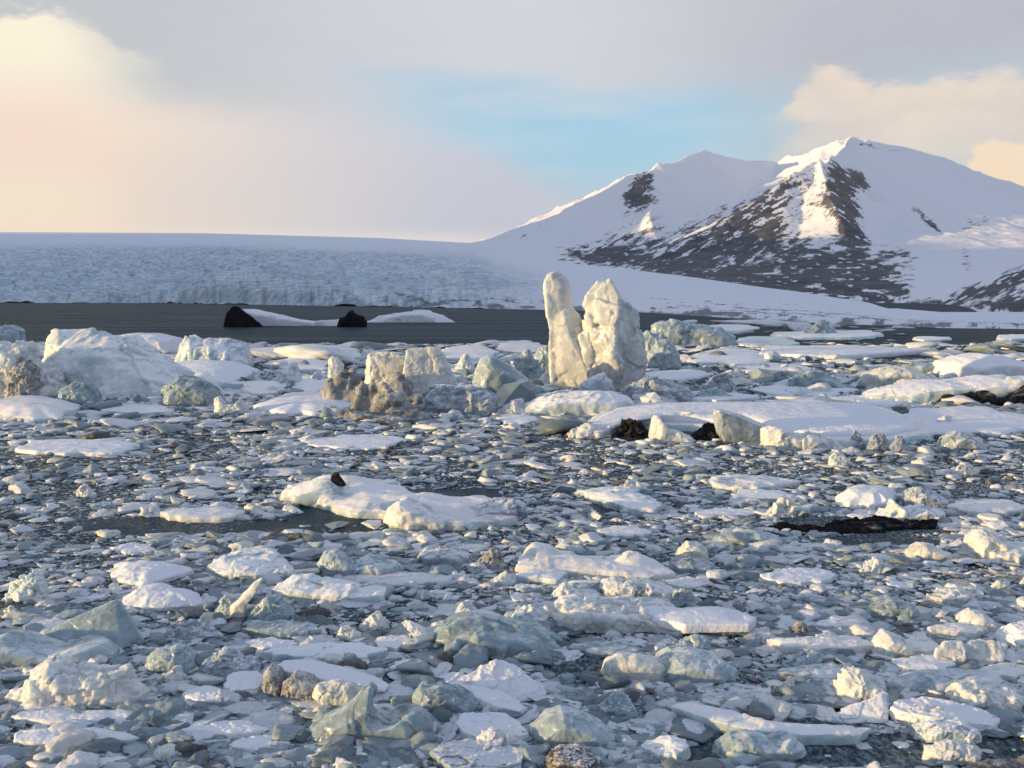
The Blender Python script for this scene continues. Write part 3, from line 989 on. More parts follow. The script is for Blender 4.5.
crag([(936, 451), (942, 438), (952, 432), (965, 433), (980, 440), (990, 451)], 452, 'grey dome shaped chunk in front of the wide snow plate', 'grey', t=1.2, ref='the grey dome')
floe(912, 952, 336, 342, 'thin pale floe far out in the dark water above the broad dome', 'snowy', th=2)
floe(996, 1040, 334, 342, 'small floe with a dark end near the rocky far shore', 'snowy', th=3)
floe(770, 884, 330, 340, 'narrow snowy floe close along the far shore', 'snowy', th=3, ref='the narrow floe along the shore')
lump(800, 838, 322, 337, 'broken pale ridge of ice against the far shore', 'blue', amp=.16)
floe(735, 812, 362, 376, 'low pale floe drifting before the long flat raft', 'snowy', th=3)
floe(700, 760, 323, 333, 'small distant floe by the shore behind the long teal berg', 'snowy', th=2)
floe(735, 800, 336, 349, 'ragged bluish floe behind one end of the long flat raft', 'blue', th=3)
floe(745, 860, 383, 398, 'snow plate between the teal hump and the great snow sheet', 'snow', th=3)
floe(815, 905, 395, 408, 'pale sheet wedged behind the wide snow plate', 'snow', th=3)
floe(668, 760, 392, 404, 'smooth snow bank directly behind the great snow sheet', 'snow', th=4)

# left group
ice('iceberg', 'iceberg', 'big snowy berg with a long sloping face behind the sunlit ice cliff', [
    ('ice', [sil([(36, 402), (42, 352), (47, 337), (56, 331), (70, 330), (90, 332), (112, 334), (130, 340), (150, 352), (172, 366), (196, 384), (208, 402)], 400, 4.5, 6, .45, lean=.5)], 'white', dict(amp=.055, freq=5, sharp=.6, facet=.6)),
    ('snow_cap', [sil([(45, 352), (50, 336), (60, 329.5), (80, 330), (100, 333), (112, 338), (100, 350), (60, 354)], 392, 3.0, 4, .5)], 'snow', dict(amp=.03)),
], ref='the big sloping berg')
ice('iceberg', 'iceberg', 'ice cliff glowing golden with a dirt stained face', [
    ('ice', [sil([(-40, 402), (-36, 352), (-15, 347), (5, 346), (20, 345), (28, 346), (30, 356), (38, 364), (46, 371), (56, 370), (62, 380), (64, 404)], 403, 2.6, 3.6, .55)], 'cream'),
    ('stained_face', [sil([(6, 403), (8, 376), (16, 364), (28, 360), (36, 368), (40, 384), (40, 404)], 404, 1.2, 1.6, .5)], 'dirty', dict(amp=.09)),
], amp=.10, freq=6, sharp=.85, smooth=1, ref='the golden ice cliff')
crag([(58, 408), (62, 388), (75, 381), (90, 384), (100, 394), (102, 408)], 408, 'teal block between the golden ice cliff and the big sloping berg', 'teal', t=1.6, ref='the teal block')
crag([(-30, 348), (-26, 330), (0, 328), (12, 325), (22, 330), (25, 348)], 348, 'square topped blue peak showing behind the golden ice cliff', 'blue', t=4, name='iceberg', cat='iceberg')
crag([(100, 352), (112, 336), (135, 333), (160, 334), (180, 338), (192, 352)], 353, 'smooth low snow ridge behind the big sloping berg', 'snow', t=5, name='iceberg', cat='iceberg', amp=.03)
crag([(176, 370), (182, 344), (188, 334), (194, 340), (212, 338), (228, 340), (243, 345), (250, 362), (252, 372)], 370, 'snowy berg with a pointed peak and smooth slope, next to the low snow ridge', 'snowy', t=5, name='iceberg', cat='iceberg', lean=.4, ref='the pointed snowy berg')
floe(150, 262, 358, 390, 'wide snow apron below the pointed snowy berg', 'snow', th=4, ex=.8, ref='the wide snow apron')
crag([(160, 408), (165, 388), (180, 375), (200, 378), (218, 388), (228, 406)], 407, 'dark teal ice below the snow apron', 'teal', t=2.0)
floe(196, 256, 385, 404, 'low blue grey floe beside the dark teal ice', 'blue', th=3)
crag([(213, 413), (215, 399), (219, 396), (223, 405), (234, 407), (240, 398), (246, 404), (252, 413)], 414, 'small horned chunk with sunlit tips in front of the wide snow apron', 'cream', t=.7, ref='the horned chunk')
floe(-30, 82, 396, 424, 'rough snow bank in front of the golden ice cliff', 'snowy', th=5, ex=.5, ref='the rough snow bank')
floe(14, 140, 438, 457, 'long white floe lying before the rough snow bank', 'snow', th=4)
lump(78, 105, 401, 411, 'dark grey chunk wedged in front of the teal block', 'grey')
floe(100, 172, 404, 416, 'narrow snowy strip at the foot of the big sloping berg', 'snowy', th=3)
floe(246, 360, 345, 359, 'long grey floe at the back edge of the pack by the open water', 'grey', th=4, jag=.1, ref='the long grey floe')
floe(253, 376, 392, 417, 'broad layered snow floe beside the dirty berg', 'snow', th=4, ex=.4, ref='the broad layered floe')
floe(262, 340, 358, 374, 'snowy floe with a dark gap behind the broad layered floe', 'snowy', th=4)
lump(272, 304, 362, 385, 'white hummock of ice between the snow apron and the dirty berg', 'white')
floe(225, 290, 380, 398, 'bluish snow floe between the horned chunk and the white hummock', 'snowy', th=4)
floe(292, 346, 378, 396, 'low snowy floe just behind the broad layered floe', 'snowy', th=4)
floe(300, 408, 434, 451, 'smooth grey white floe alone on the brash before the broad layered floe', 'snow', th=2.5, ref='the smooth lone floe')

# dirty berg
ice('iceberg', 'iceberg', 'dirty brown berg carrying a square golden block and a greenish white block', [
    ('dirty_base', [sil([(322, 406), (324, 388), (329, 380), (333, 386), (337, 374), (343, 371), (347, 379), (352, 368), (357, 377), (361, 390), (364, 408)], 408, .8, 1.8, .6),
                    sil([(352, 416), (353, 396), (358, 384), (363, 380), (367, 389), (372, 383), (377, 392), (380, 404), (384, 418)], 417, .6, 1.2, .6),
                    sil([(372, 418), (374, 398), (380, 386), (386, 380), (391, 392), (397, 384), (403, 390), (408, 400), (412, 418)], 418, .7, 1.6, .6),
                    sil([(380, 408), (384, 384), (394, 374), (402, 376), (414, 390), (424, 398), (428, 410)], 409, .8, 2.2, .6),
                    slab([(326, 410), (345, 404), (380, 400), (420, 402), (440, 410), (420, 418), (380, 421), (346, 416)], .35)], 'dirty', dict(amp=.07, freq=10, sharp=.9, smooth=1)),
    ('square_block', [hull([(402, 386, .3), (404, 362, .3), (407, 350, .6), (418, 347, .8), (436, 347, .8), (444, 354, .9), (455, 378, .7), (457, 386, .6), (440, 392, .1), (408, 394, 0), (410, 352, 3), (440, 350, 3.5), (456, 382, 3.5), (404, 384, 3), (430, 400, 1), (446, 398, 2)], 404)], 'cream', dict(amp=.035, sharp=.8)),
    ('greenish_block', [sil([(364, 384), (366, 360), (370, 353), (382, 352), (396, 352), (404, 358), (406, 388)], 402, 1.2, 1.6, .5)], 'yellow', dict(amp=.07)),
    ('knob', [sil([(328, 380), (328, 360), (332, 355), (338, 357), (343, 364), (346, 380)], 398, .7, .9, .5)], 'cream', dict(amp=.06)),
], ref='the dirty brown berg')
crag([(420, 414), (424, 394), (436, 387), (462, 386), (480, 388), (500, 396), (507, 414)], 416, 'long grey rubbly slab in front of the square golden block', 'grey', t=1.6, amp=.09, ref='the grey rubbly slab')
lump(455, 476, 352, 372, 'pale ice behind the square golden block', 'white')
floe(440, 500, 345, 362, 'low white floe on the edge of the open water behind the dirty berg', 'snowy', th=4)
floe(496, 550, 340, 356, 'greyish floe reaching out into the water behind the leaning spire', 'grey', th=3)
lump(356, 378, 350, 366, 'small pale boulder of ice just behind the greenish white block', 'white')

# far bergs in the open water
ice('iceberg', 'iceberg', 'far snowy berg with a black rocky wedge at one end and dark lump opposite', [
    ('snow_slope', [sil([(236, 327), (240, 309), (250, 309), (275, 314), (300, 320), (325, 322), (342, 319), (352, 327)], 326, 6, 8, .5)], 'snow', dict(amp=.03)),
    ('black_wedge', [hull([(223, 327, 3), (226, 314, 3), (233, 306, 4), (238, 307, 3), (252, 317, 1), (264, 327, 0), (240, 327.5, 0), (236, 307, 8), (256, 320, 8), (230, 326, 8), (262, 326, 8)], 327)], 'debris', dict(amp=.03)),
    ('dark_lump', [sil([(336, 328), (340, 319), (346, 316), (349, 311), (353, 310), (356, 314), (363, 316), (367, 322), (367, 328)], 327, 3, 3, .7)], 'debris', dict(amp=.06, smooth=1)),
], ref='the black wedged berg')
crag([(366, 323), (378, 316), (398, 313), (415, 310), (430, 311), (445, 316), (456, 323)], 322.5, 'low far white berg beside the black wedged berg', 'snow', t=6, name='iceberg', cat='iceberg', amp=.05)


# ------------------------------------------------------------------ floes and chunks of the near pack
ice('ice_floe', 'ice floe', 'long humped floe with a golden front hump and a black stone on its back', [
    ('ice', [slab([(284, 493), (288, 484), (312, 478), (350, 477), (396, 480), (413, 492), (432, 497), (480, 496), (522, 499), (526, 508), (515, 517), (474, 521), (440, 522), (405, 524), (384, 511), (350, 510), (318, 500)], .38, ex=.15),
             sil([(286, 496), (296, 486), (315, 479), (334, 478), (345, 486), (352, 500), (352, 516), (320, 506)], 508, 1.2, 1.8, .5)], 'snowy', dict(amp=.08, freq=6)),
    ('golden_hump', [sil([(383, 522), (388, 508), (398, 500), (406, 500), (416, 506), (440, 514), (462, 522), (460, 532), (404, 534)], 531, 1.0, 1.6, .45)], 'cream', dict(amp=.05)),
    ('grey_end', [sil([(450, 528), (468, 512), (490, 502), (512, 500), (526, 504), (526, 516), (505, 526)], 524, 1.0, 1.4, .5)], 'grey', dict(amp=.07)),
], ref='the long humped floe')
ice('stone', 'stone', 'small black stone perched on the back of the long humped floe', [
    ('stone', [sil([(330, 485), (331, 476), (334, 471.5), (338, 472), (340, 477), (344, 481), (346, 486)], 508, .22, .25, .7, Y=ground(512, 508)[1] + .55, sink=False)], 'rock')], amp=.06, smooth=1, ref='the black stone')
floe(728, 796, 489, 501, 'flat pale floe between the dark debris raft and the pinkish bumpy floe', 'snowy')
floe(708, 800, 474, 492, 'pinkish bumpy floe with a brown waterline', 'cream', amp=.16, ref='the pinkish bumpy floe')
ice('ice_floe', 'ice floe', 'white floe with a sharp golden lit front edge', [
    ('ice', [slab([(578, 490), (600, 487), (630, 489), (650, 496), (663, 503), (655, 509), (630, 508), (612, 502), (595, 497)], .34, ex=.12)], 'snowy')], amp=.09, ref='the golden edged floe')
lump(614, 650, 479, 492, 'small pink chunk behind the golden edged floe', 'cream')
floe(594, 652, 525, 540, 'low floe with a bright golden end in front of the golden edged floe', 'cream', th=4)
floe(694, 760, 507, 519, 'thin bright floe between the golden edged floe and the debris raft', 'snow', th=2)
lump(762, 796, 497, 518, 'brownish pink rough chunk behind the end of the debris raft', 'cream', amp=.16)
ice('debris_raft', 'debris raft', 'dark raft of gravel covered ice among white brash', [
    ('gravel_ice', [slab([(762, 527), (780, 523), (800, 525), (822, 526), (838, 521), (862, 519), (880, 517), (908, 516), (938, 520), (936, 526), (905, 527), (880, 530), (850, 531), (828, 532), (806, 535), (784, 532)], .12, ex=.03)], 'debris', dict(amp=.2, freq=12)),
    ('pale_crest', [sil([(873, 524), (878, 514), (888, 511), (892, 500), (899, 506), (906, 513), (925, 508), (943, 512), (948, 522)], 522, .8, 1.2, .5)], 'white', dict(amp=.08)),
], ref='the dark debris raft')
floe(836, 896, 488, 510, 'smooth domed white floe behind the dark debris raft', 'snow', th=5, ex=.35, ref='the domed white floe')
ice('ice_chunk', 'ice chunk', 'greenish chunk with a black stain behind the debris raft', [
    ('ice', [sil([(902, 508), (906, 492), (915, 488), (930, 490), (946, 500), (950, 510)], 510, .9, 1.2, .5)], 'grey')], amp=.09)
floe(946, 1026, 498, 517, 'pinkish flat floe with a sunlit edge beside the debris raft', 'cream', th=5, ref='the pinkish flat floe')
crag([(964, 556), (968, 536), (976, 529), (990, 529), (1002, 536), (1008, 548), (1008, 560)], 560, 'tall golden white lump of ice behind the golden rubble ledge', 'cream', t=.9, amp=.08, ref='the tall golden lump')
floe(985, 1050, 540, 565, 'golden rubble ledge in front of the tall golden lump', 'cream', th=8, amp=.15)
crag([(899, 561), (910, 550), (920, 543), (932, 545), (948, 553), (955, 561)], 562, 'sloping chunk with a yellow sunlit flank left of the tall golden lump', 'yellow', t=.8, ref='the yellow flanked chunk')
lump(856, 884, 557, 575, 'clump of crusted white ice below the debris raft', 'white', amp=.18, n=9)
crag([(706, 546), (716, 536), (735, 533), (758, 531), (778, 536), (790, 546)], 546, 'low greenish slab leaning at the tip of the debris raft', 'teal', t=.8, ref='the low greenish slab')
crag([(673, 562), (678, 550), (687, 541), (698, 543), (706, 548), (712, 562)], 563, 'bright yellow white wedge standing up before the low greenish slab', 'yellow', t=.6, ref='the yellow white wedge')
crag([(662, 574), (672, 562), (690, 559), (712, 563), (724, 574)], 575, 'dull teal lump touching the yellow white wedge', 'teal', t=.7)
ice('ice_floe', 'ice floe', 'long pinkish snow floe humped at both ends', [
    ('ice', [slab([(516, 566), (520, 552), (534, 545), (552, 549), (580, 556), (610, 556), (640, 555), (662, 562), (676, 572), (650, 576), (600, 572), (560, 570)], .25, ex=.1),
             sil([(516, 566), (524, 550), (534, 543), (548, 546), (566, 556), (580, 566), (570, 570)], 566, .6, 1.0, .5),
             sil([(602, 574), (612, 561), (626, 553), (640, 554), (656, 564), (668, 576)], 575, .6, .9, .5)], 'cream')], amp=.07, ref='the long pinkish floe')
floe(514, 568, 567, 586, 'square ended white floe in front of the long pinkish floe', 'white', th=6, ref='the square ended floe')
lump(482, 520, 572, 586, 'small cream floe with a bright golden side beside the square ended floe', 'cream', flat=.5)
ice('ice_floe', 'ice floe', 'low bar of ice with a rusty brown stained front', [
    ('ice', [sil([(600, 596), (603, 584), (615, 581), (640, 582), (660, 585), (675, 590), (680, 599)], 599, .5, .9, .5)], 'cream'),
    ('rusty_front', [sil([(625, 598), (628, 588), (640, 586), (655, 588), (660, 598)], 599.5, .35, .4, .5)], 'dirty')], amp=.09, ref='the rusty bar of ice')
lump(672, 702, 588, 604, 'grey cube of ice at the end of the rusty bar', 'grey', flat=.7)
floe(666, 716, 576, 590, 'thin pinkish slab behind the grey cube', 'cream', th=3)
ice('ice_floe', 'ice floe', 'large snow topped slab with a scalloped greenish front', [
    ('ice', [sil([(553, 634), (555, 606), (562, 602), (590, 603), (620, 605), (648, 608), (680, 612), (690, 622), (672, 632), (640, 634), (600, 638)], 633, .9, 1.6, .6)], 'cream', dict(amp=.10, freq=6)),
    ('snow_top', [slab([(560, 607), (580, 602), (620, 602), (660, 605), (690, 609), (716, 606), (735, 609), (757, 617), (750, 624), (715, 624), (685, 625), (650, 617), (615, 612), (580, 611)], .42, ex=.06, under=-.15)], 'snow', dict(amp=.06)),
], ref='the scalloped slab')
floe(682, 762, 620, 636, 'pale ledge curling off the far end of the scalloped slab', 'snowy', th=3)
lump(548, 584, 583, 600, 'grey white boulder between the square ended floe and the scalloped slab', 'white')
ice('ice_floe', 'ice floe', 'blue grey slab with a golden egg shaped boss at its end', [
    ('ice', [sil([(640, 684), (655, 664), (672, 654), (690, 652), (720, 658), (738, 672), (745, 686)], 684, .7, 1.1, .45)], 'blue'),
    ('golden_boss', [sil([(600, 674), (604, 661), (616, 655), (635, 654), (655, 658), (668, 666), (670, 678), (640, 684), (612, 683)], 683, .42, .5, .5)], 'yellow', dict(amp=.03)),
], amp=.05, ref='the golden egg shaped boss')
lump(664, 720, 634, 654, 'smooth grey chunk between the scalloped slab and the golden boss', 'blue', flat=.3)
floe(760, 838, 567, 587, 'bright white floe lying flat between the yellow wedge and the yellow flanked chunk', 'snow', th=5, ref='the bright flat floe')
ice('iceberg', 'iceberg', 'large lumpy sea green berg beside murky open water', [
    ('ice', [sil([(432, 660), (434, 636), (446, 624), (470, 619), (495, 620), (520, 626), (545, 632), (562, 644), (566, 660)], 656, .8, 1.5, .5),
             sil([(464, 660), (466, 640), (478, 630), (494, 632), (506, 644), (510, 660)], 660, .5, .6, .5),
             sil([(442, 658), (444, 646), (456, 638), (464, 648), (464, 660)], 660, .35, .4, .5)], 'teal')], amp=.06, ref='the sea green berg')
lump(500, 556, 606, 630, 'rough pale ice behind the sea green berg', 'white', amp=.14, flat=.4)
lump(448, 482, 601, 618, 'flat topped white chunk behind the sea green berg, away from the rough pale ice', 'white', flat=.7)
crag([(313, 578), (318, 562), (325, 552), (335, 550), (343, 556), (348, 564), (375, 561), (396, 566), (408, 578)], 578, 'greenish ice with a raised rounded head', 'blue', t=.6, ref='the round headed ice')
floe(340, 452, 571, 588, 'thin grey floe stretched behind the golden pink slab', 'grey', th=3, jag=.12)
ice('ice_floe', 'ice floe', 'golden pink snow slab with a raised ridge', [
    ('ice', [slab([(268, 588), (285, 581), (305, 577), (330, 579), (360, 583), (388, 586), (384, 595), (350, 597), (318, 595), (290, 592)], .26, ex=.08),
             sil([(272, 590), (290, 578), (310, 573), (326, 580), (336, 594)], 594, .5, .6, .5)], 'snowy')], amp=.08, ref='the golden pink slab')
crag([(412, 566), (420, 553), (440, 548), (458, 550), (470, 556), (476, 566)], 567, 'dark grey hump with a black notch behind the thin grey floe', 'grey', t=.7, ref='the dark grey hump')
lump(473, 505, 547, 570, 'rounded brown boulder of dirty ice beside the dark grey hump', 'dirty', ref='the brown boulder', amp=.08)
lump(356, 389, 611, 631, 'small sunlit chunk with a golden side in front of the thin grey floe', 'cream', ref='the small sunlit chunk')
lump(334, 366, 625, 641, 'pinkish low chunk beside the small sunlit chunk', 'cream', flat=.5)
crag([(401, 622), (410, 620), (425, 628), (434, 638), (428, 641), (412, 632)], 641, 'thin sliver of white ice tilted beside the sea green berg', 'snow', t=.2, ref='the tilted sliver')
floe(374, 420, 635, 653, 'low white crusted chunk between the tilted sliver and the snow slab', 'white', th=5)
floe(388, 434, 659, 674, 'flat pale floe near the corner of the broken white slabs', 'snowy', th=5)
floe(258, 388, 641, 668, 'long snow slab with a dark undercut behind the brown stone ice', 'snowy', th=9, ref='the long snow slab')
ice('ice_floe', 'ice floe', 'smooth white slab resting on brown icy boulders', [
    ('snow_slab', [slab([(272, 668, .50), (284, 660, .50), (310, 659, .48), (345, 667, .42), (376, 676, .32), (390, 684, .28), (385, 690, .28), (360, 686, .36), (330, 680, .44), (300, 674, .48)], .45, under=-.2)], 'snow', dict(amp=.05)),
    ('brown_boulder', [sil([(263, 700), (264, 672), (270, 665), (280, 668), (284, 680), (282, 704)], 700, .35, .5, .5)], 'dirty', dict(amp=.06)),
    ('brown_boulder', [sil([(280, 704), (283, 682), (296, 673), (312, 678), (322, 688), (326, 706)], 705, .4, .6, .5)], 'dirty', dict(amp=.06)),
    ('ice_foot', [slab([(282, 698), (300, 682), (340, 684), (372, 690), (376, 704), (340, 709), (300, 707)], .12)], 'grey'),
], ref='the brown icy boulders')
crag([(312, 694), (318, 684), (335, 681), (352, 682), (364, 692), (366, 704), (352, 714), (330, 712), (322, 702)], 713, 'bright golden block behind the swan shaped ice', 'yellow', t=.35, ref='the bright golden block')
ice('iceberg', 'iceberg', 'sea green swan shaped ice with a curled horn', [
    ('ice', [sil([(304, 742), (306, 732), (320, 718), (336, 710), (350, 702), (360, 691), (370, 684), (376, 690), (371, 696), (369, 706), (375, 717), (388, 721), (402, 718), (412, 709), (420, 708), (428, 714), (434, 724), (433, 738), (405, 748), (358, 750)], 747, .55, .7, .5)], 'teal')], amp=.035, freq=3, ref='the swan shaped ice')
ice('ice_floe', 'ice floe', 'pair of broken white slabs tilted against each other', [
    ('slab', [slab([(433, 675, .22), (450, 671, .3), (478, 674, .36), (505, 690, .30), (528, 706, .22), (520, 711, .2), (495, 705, .28), (470, 694, .3), (448, 683, .22)], .3)], 'snow', dict(amp=.06)),
    ('slab', [hull([(458, 679, .3), (478, 668, .6), (499, 658, .8), (505, 660, .9), (530, 676, .8), (550, 690, .5), (545, 700, .2), (518, 702, 0), (490, 684, .2), (499, 680, 1.2), (520, 700, .8)], 702)], 'snow', dict(amp=.05)),
], ref='the broken white slabs')
crag([(412, 712), (413, 692), (420, 684), (440, 684), (462, 690), (482, 704), (484, 714)], 716, 'glassy pale green ice under the edge of the broken white slabs', 'teal', t=.5)
ice('ice_floe', 'ice floe', 'white floe with flat smooth top near the swan shaped ice', [
    ('ice', [slab([(456, 722), (462, 714), (480, 711), (505, 712), (520, 722), (530, 733), (515, 736), (495, 733), (475, 736), (462, 731)], .22)], 'snow')], amp=.06, ref='the flat white floe')
crag([(524, 748), (530, 728), (545, 713), (560, 708), (578, 712), (600, 722), (618, 736), (622, 750)], 748, 'smooth blue grey mound with a rounded back', 'blue', t=.6, name='iceberg', cat='iceberg', amp=.025, ref='the smooth blue grey mound')
ice('ice_floe', 'ice floe', 'grey floe with a golden crest in front of the flat white floe', [
    ('ice', [slab([(430, 752), (445, 742), (470, 738), (500, 739), (526, 748), (522, 762), (490, 768), (450, 768)], .2)], 'grey'),
    ('golden_crest', [sil([(470, 748), (476, 736), (490, 730), (510, 732), (520, 740), (522, 750)], 750, .25, .3, .5)], 'cream')], amp=.08)
ice('ice_chunk', 'ice chunk', 'brown striped chunk of layered dirty ice', [
    ('ice', [sil([(538, 780), (546, 762), (556, 754), (575, 753), (594, 757), (602, 780)], 778, .5, .7, .6)], 'layered')], amp=.08, ref='the brown striped chunk')
floe(302, 390, 745, 764, 'crusted white floe in front of the swan shaped ice', 'snow', th=5)
lump(590, 640, 690, 716, 'grey lump behind the smooth blue grey mound', 'blue', flat=.4)
floe(640, 690, 734, 764, 'white crusted floe leaning at the edge of dark open water', 'white', th=9, tilt=.4, ref='the white crusted floe')
# near left
ice('iceberg', 'iceberg', 'smooth pale blue wedge with a straight tilted edge', [
    ('ice', [hull([(28, 644, .4), (60, 624, .5), (90, 610, .6), (116, 598, .7), (120, 599, 1.0), (134, 620, .8), (147, 646, .6), (120, 650, .1), (60, 652, 0), (100, 610, 1.6), (130, 634, 1.7), (50, 645, 1.4)], 650)], 'blue')], amp=.025, sharp=.2, freq=3, ref='the pale blue wedge')
crag([(-20, 670), (-15, 640), (5, 633), (30, 643), (60, 648), (85, 642), (105, 641), (118, 650), (123, 668)], 668, 'low rounded blue ice in front of the pale blue wedge', 'blue', t=.9, amp=.03, ref='the low rounded blue ice')
crag([(3, 708), (10, 694), (24, 683), (38, 668), (50, 658), (62, 664), (78, 668), (95, 667), (112, 669), (129, 667), (132, 682), (145, 692), (162, 704), (160, 712), (75, 714)], 711, 'scalloped golden ridge of ice below the low rounded blue ice', 'cream', t=.7, name='iceberg', cat='iceberg', amp=.08, freq=6, ref='the scalloped golden ridge')
floe(0, 158, 709, 728, 'long flat white floe in front of the scalloped golden ridge', 'snow', th=6, jag=.1, ref='the long flat white floe')
floe(13, 140, 727, 750, 'smooth white floe nearest the corner, below the long flat white floe', 'snow', th=7, jag=.08, ref='the smooth corner floe')
floe(110, 193, 562, 589, 'white floe with a raised crown behind the bright snow mound', 'snow', th=5, ex=.2, ref='the crowned white floe')
floe(117, 206, 587, 612, 'bright snow mound right behind the pale blue wedge', 'snow', th=4, ex=.25, ref='the bright snow mound')
ice('ice_floe', 'ice floe', 'broad bumpy white floe with a stepped front', [
    ('ice', [slab([(206, 567), (220, 554), (245, 546), (270, 547), (285, 556), (297, 568), (288, 575), (255, 575), (228, 573)], .28, ex=.18)], 'snowy')], amp=.14, ref='the stepped bumpy floe')
floe(160, 246, 506, 523, 'golden flat floe at the edge of a dark water lane', 'cream', th=5, ref='the golden flat floe')
lump(241, 266, 503, 514, 'small golden chunk beside the golden flat floe', 'yellow')
lump(280, 304, 504, 514, 'small white chunk near the tip of the long humped floe', 'white')
crag([(228, 614), (230, 606), (238, 600), (246, 590), (255, 581), (263, 577), (260, 586), (252, 597), (246, 606), (244, 618)], 619, 'slender curved fin of ice standing upright', 'cream', t=.18, amp=.05, ref='the curved fin')
lump(213, 244, 596, 618, 'low pale ice at the root of the curved fin', 'blue', flat=.5)
lump(246, 300, 592, 622, 'blue grey slab behind the curved fin', 'blue', flat=.4)
lump(2, 52, 572, 606, 'heap of crusted snowy ice', 'white', amp=.2, ref='the crusted heap')
lump(-4, 24, 605, 619, 'golden chunk beside the crusted heap', 'yellow')
floe(22, 70, 617, 634, 'greyish floe between the crusted heap and the pale blue wedge', 'cream', th=4)
floe(182, 230, 685, 708, 'white floe with a dark side near the broken grey ice', 'snow', th=7, ref='the dark sided floe')
floe(223, 268, 671, 699, 'snowy floe touching the brown icy boulders', 'snow', th=9)
lump(158, 190, 665, 682, 'small chunk with a golden side behind the dark sided floe', 'cream')
floe(176, 268, 718, 741, 'low white floe between the dark sided floe and the swan', 'snow', th=6)
floe(163, 220, 729, 747, 'grey edged white floe next to the long flat white floe', 'grey', th=6)
floe(229, 290, 735, 755, 'rough white floe in front of the swan, near the bottom', 'snow', th=5)
lump(50, 74, 744, 758, 'tiny golden chunk below the smooth corner floe', 'yellow')
crag([(140, 674), (148, 658), (160, 648), (178, 645), (195, 654), (206, 674)], 675, 'translucent blue lump between the wedge and the dark broken ice', 'blue', t=.5)
crag([(198, 680), (206, 660), (222, 652), (240, 656), (258, 660), (268, 678)], 680, 'dark grey broken ice behind the dark sided floe', 'grey', t=.5, amp=.12)
floe(242, 322, 620, 641, 'greenish log shaped ice behind the long snow slab', 'teal', th=8, ex=.05)
floe(244, 300, 636, 652, 'thin snowy plate before the greenish log', 'snow', th=4)
lump(197, 216, 610, 627, 'golden knob near the root of the curved fin', 'yellow')
lump(166, 228, 620, 641, 'low grey hump in front of the golden knob', 'grey', flat=.4)
lump(76, 98, 484, 497, 'small cream chunk far from others near the smooth lone floe', 'cream')
floe(110, 156, 542, 555, 'small flat floe near the dark water lane', 'snow', th=3)
lump(136, 162, 704, 718, 'golden nub at the end of the scalloped golden ridge', 'yellow')
floe(88, 134, 756, 770, 'blue white floe at the bottom edge beside the smooth corner floe', 'snowy', th=5)
# near right
ice('ice_chunk', 'ice chunk', 'golden cube of dirty ice with a dark cleft', [
    ('ice', [hull([(934, 656, .2), (938, 645, .3), (950, 640, .4), (962, 641, .4), (966, 652, .1), (964, 667, 0), (944, 667, 0), (945, 642, .9), (964, 643, .9), (962, 660, .8), (938, 660, .8)], 667),
             hull([(964, 664, .2), (966, 644, .4), (980, 639, .5), (1000, 641, .5), (1005, 655, .3), (1003, 664, .2), (984, 668, .1), (970, 642, .9), (998, 644, .9), (1002, 660, .9)], 667)], 'cream')], amp=.06, ref='the golden cube')
floe(766, 884, 636, 658, 'long flat golden floe of stacked plates', 'cream', th=9, ref='the golden plates')
crag([(868, 656), (874, 638), (884, 631), (896, 634), (912, 644), (918, 657)], 658, 'squat hump of white ice at the end of the golden plates', 'cream', t=.5)
floe(898, 942, 636, 656, 'low pinkish floe between the squat hump and the golden cube', 'cream', th=5)
crag([(833, 702), (838, 684), (846, 671), (858, 670), (868, 678), (884, 684), (890, 700)], 703, 'crusty golden white boulder', 'cream', t=.5, amp=.12, ref='the crusty golden boulder')
ice('ice_floe', 'ice floe', 'tilted grey slab with a bright upper edge below the crusty golden boulder', [
    ('ice', [hull([(822, 718, .3), (850, 706, .5), (880, 693, .7), (887, 694, .8), (890, 712, .4), (888, 723, 0), (850, 724, 0), (826, 722, .1), (884, 700, 1.3), (850, 712, 1.2)], 724)], 'snowy')], amp=.05, ref='the tilted grey slab')
ice('ice_floe', 'ice floe', 'big white oval floe with golden lit lumps on its front', [
    ('snow_top', [slab([(890, 706, .3), (900, 698, .34), (925, 696, .36), (955, 701, .34), (985, 710, .28), (1002, 719, .2), (995, 725, .2), (960, 722, .28), (925, 716, .32), (900, 711, .3)], .3)], 'snow', dict(amp=.05)),
    ('golden_front', [sil([(898, 724), (903, 712), (920, 708), (940, 709), (948, 718), (950, 728)], 728, .3, .4, .5)], 'cream', dict(amp=.1)),
    ('front_ledge', [sil([(908, 742), (914, 728), (935, 721), (960, 720), (978, 730), (984, 742)], 743, .35, .4, .5)], 'snowy', dict(amp=.09)),
], ref='the big white oval floe')
crag([(938, 712), (946, 694), (958, 686), (980, 684), (998, 690), (1012, 686), (1026, 698), (1030, 714)], 714, 'lumpy ice with square sunlit facets behind the big white oval floe', 'cream', t=.6, amp=.12, ref='the lumpy square faceted ice')
crag([(880, 698), (895, 682), (925, 674), (965, 673), (1000, 676), (1020, 696)], 698, 'low blue ice sheet behind the lumpy square faceted ice', 'blue', t=.8, shrink=.35, amp=.03)
ice('ice_floe', 'ice floe', 'long thin white plate overhanging dark water', [
    ('ice', [slab([(670, 706), (690, 702), (730, 708), (765, 720), (800, 724), (850, 724), (872, 728), (862, 734), (800, 735), (750, 730), (715, 721)], .26, grow=.9, ex=.03)], 'snowy')], amp=.06, ref='the long thin plate')
crag([(708, 758), (714, 744), (728, 734), (745, 731), (758, 736), (775, 741), (790, 735), (805, 745), (808, 758), (760, 764)], 761, 'rounded glassy blue mound in front of the long thin plate', 'blue', t=.5, amp=.05, ref='the glassy blue mound')
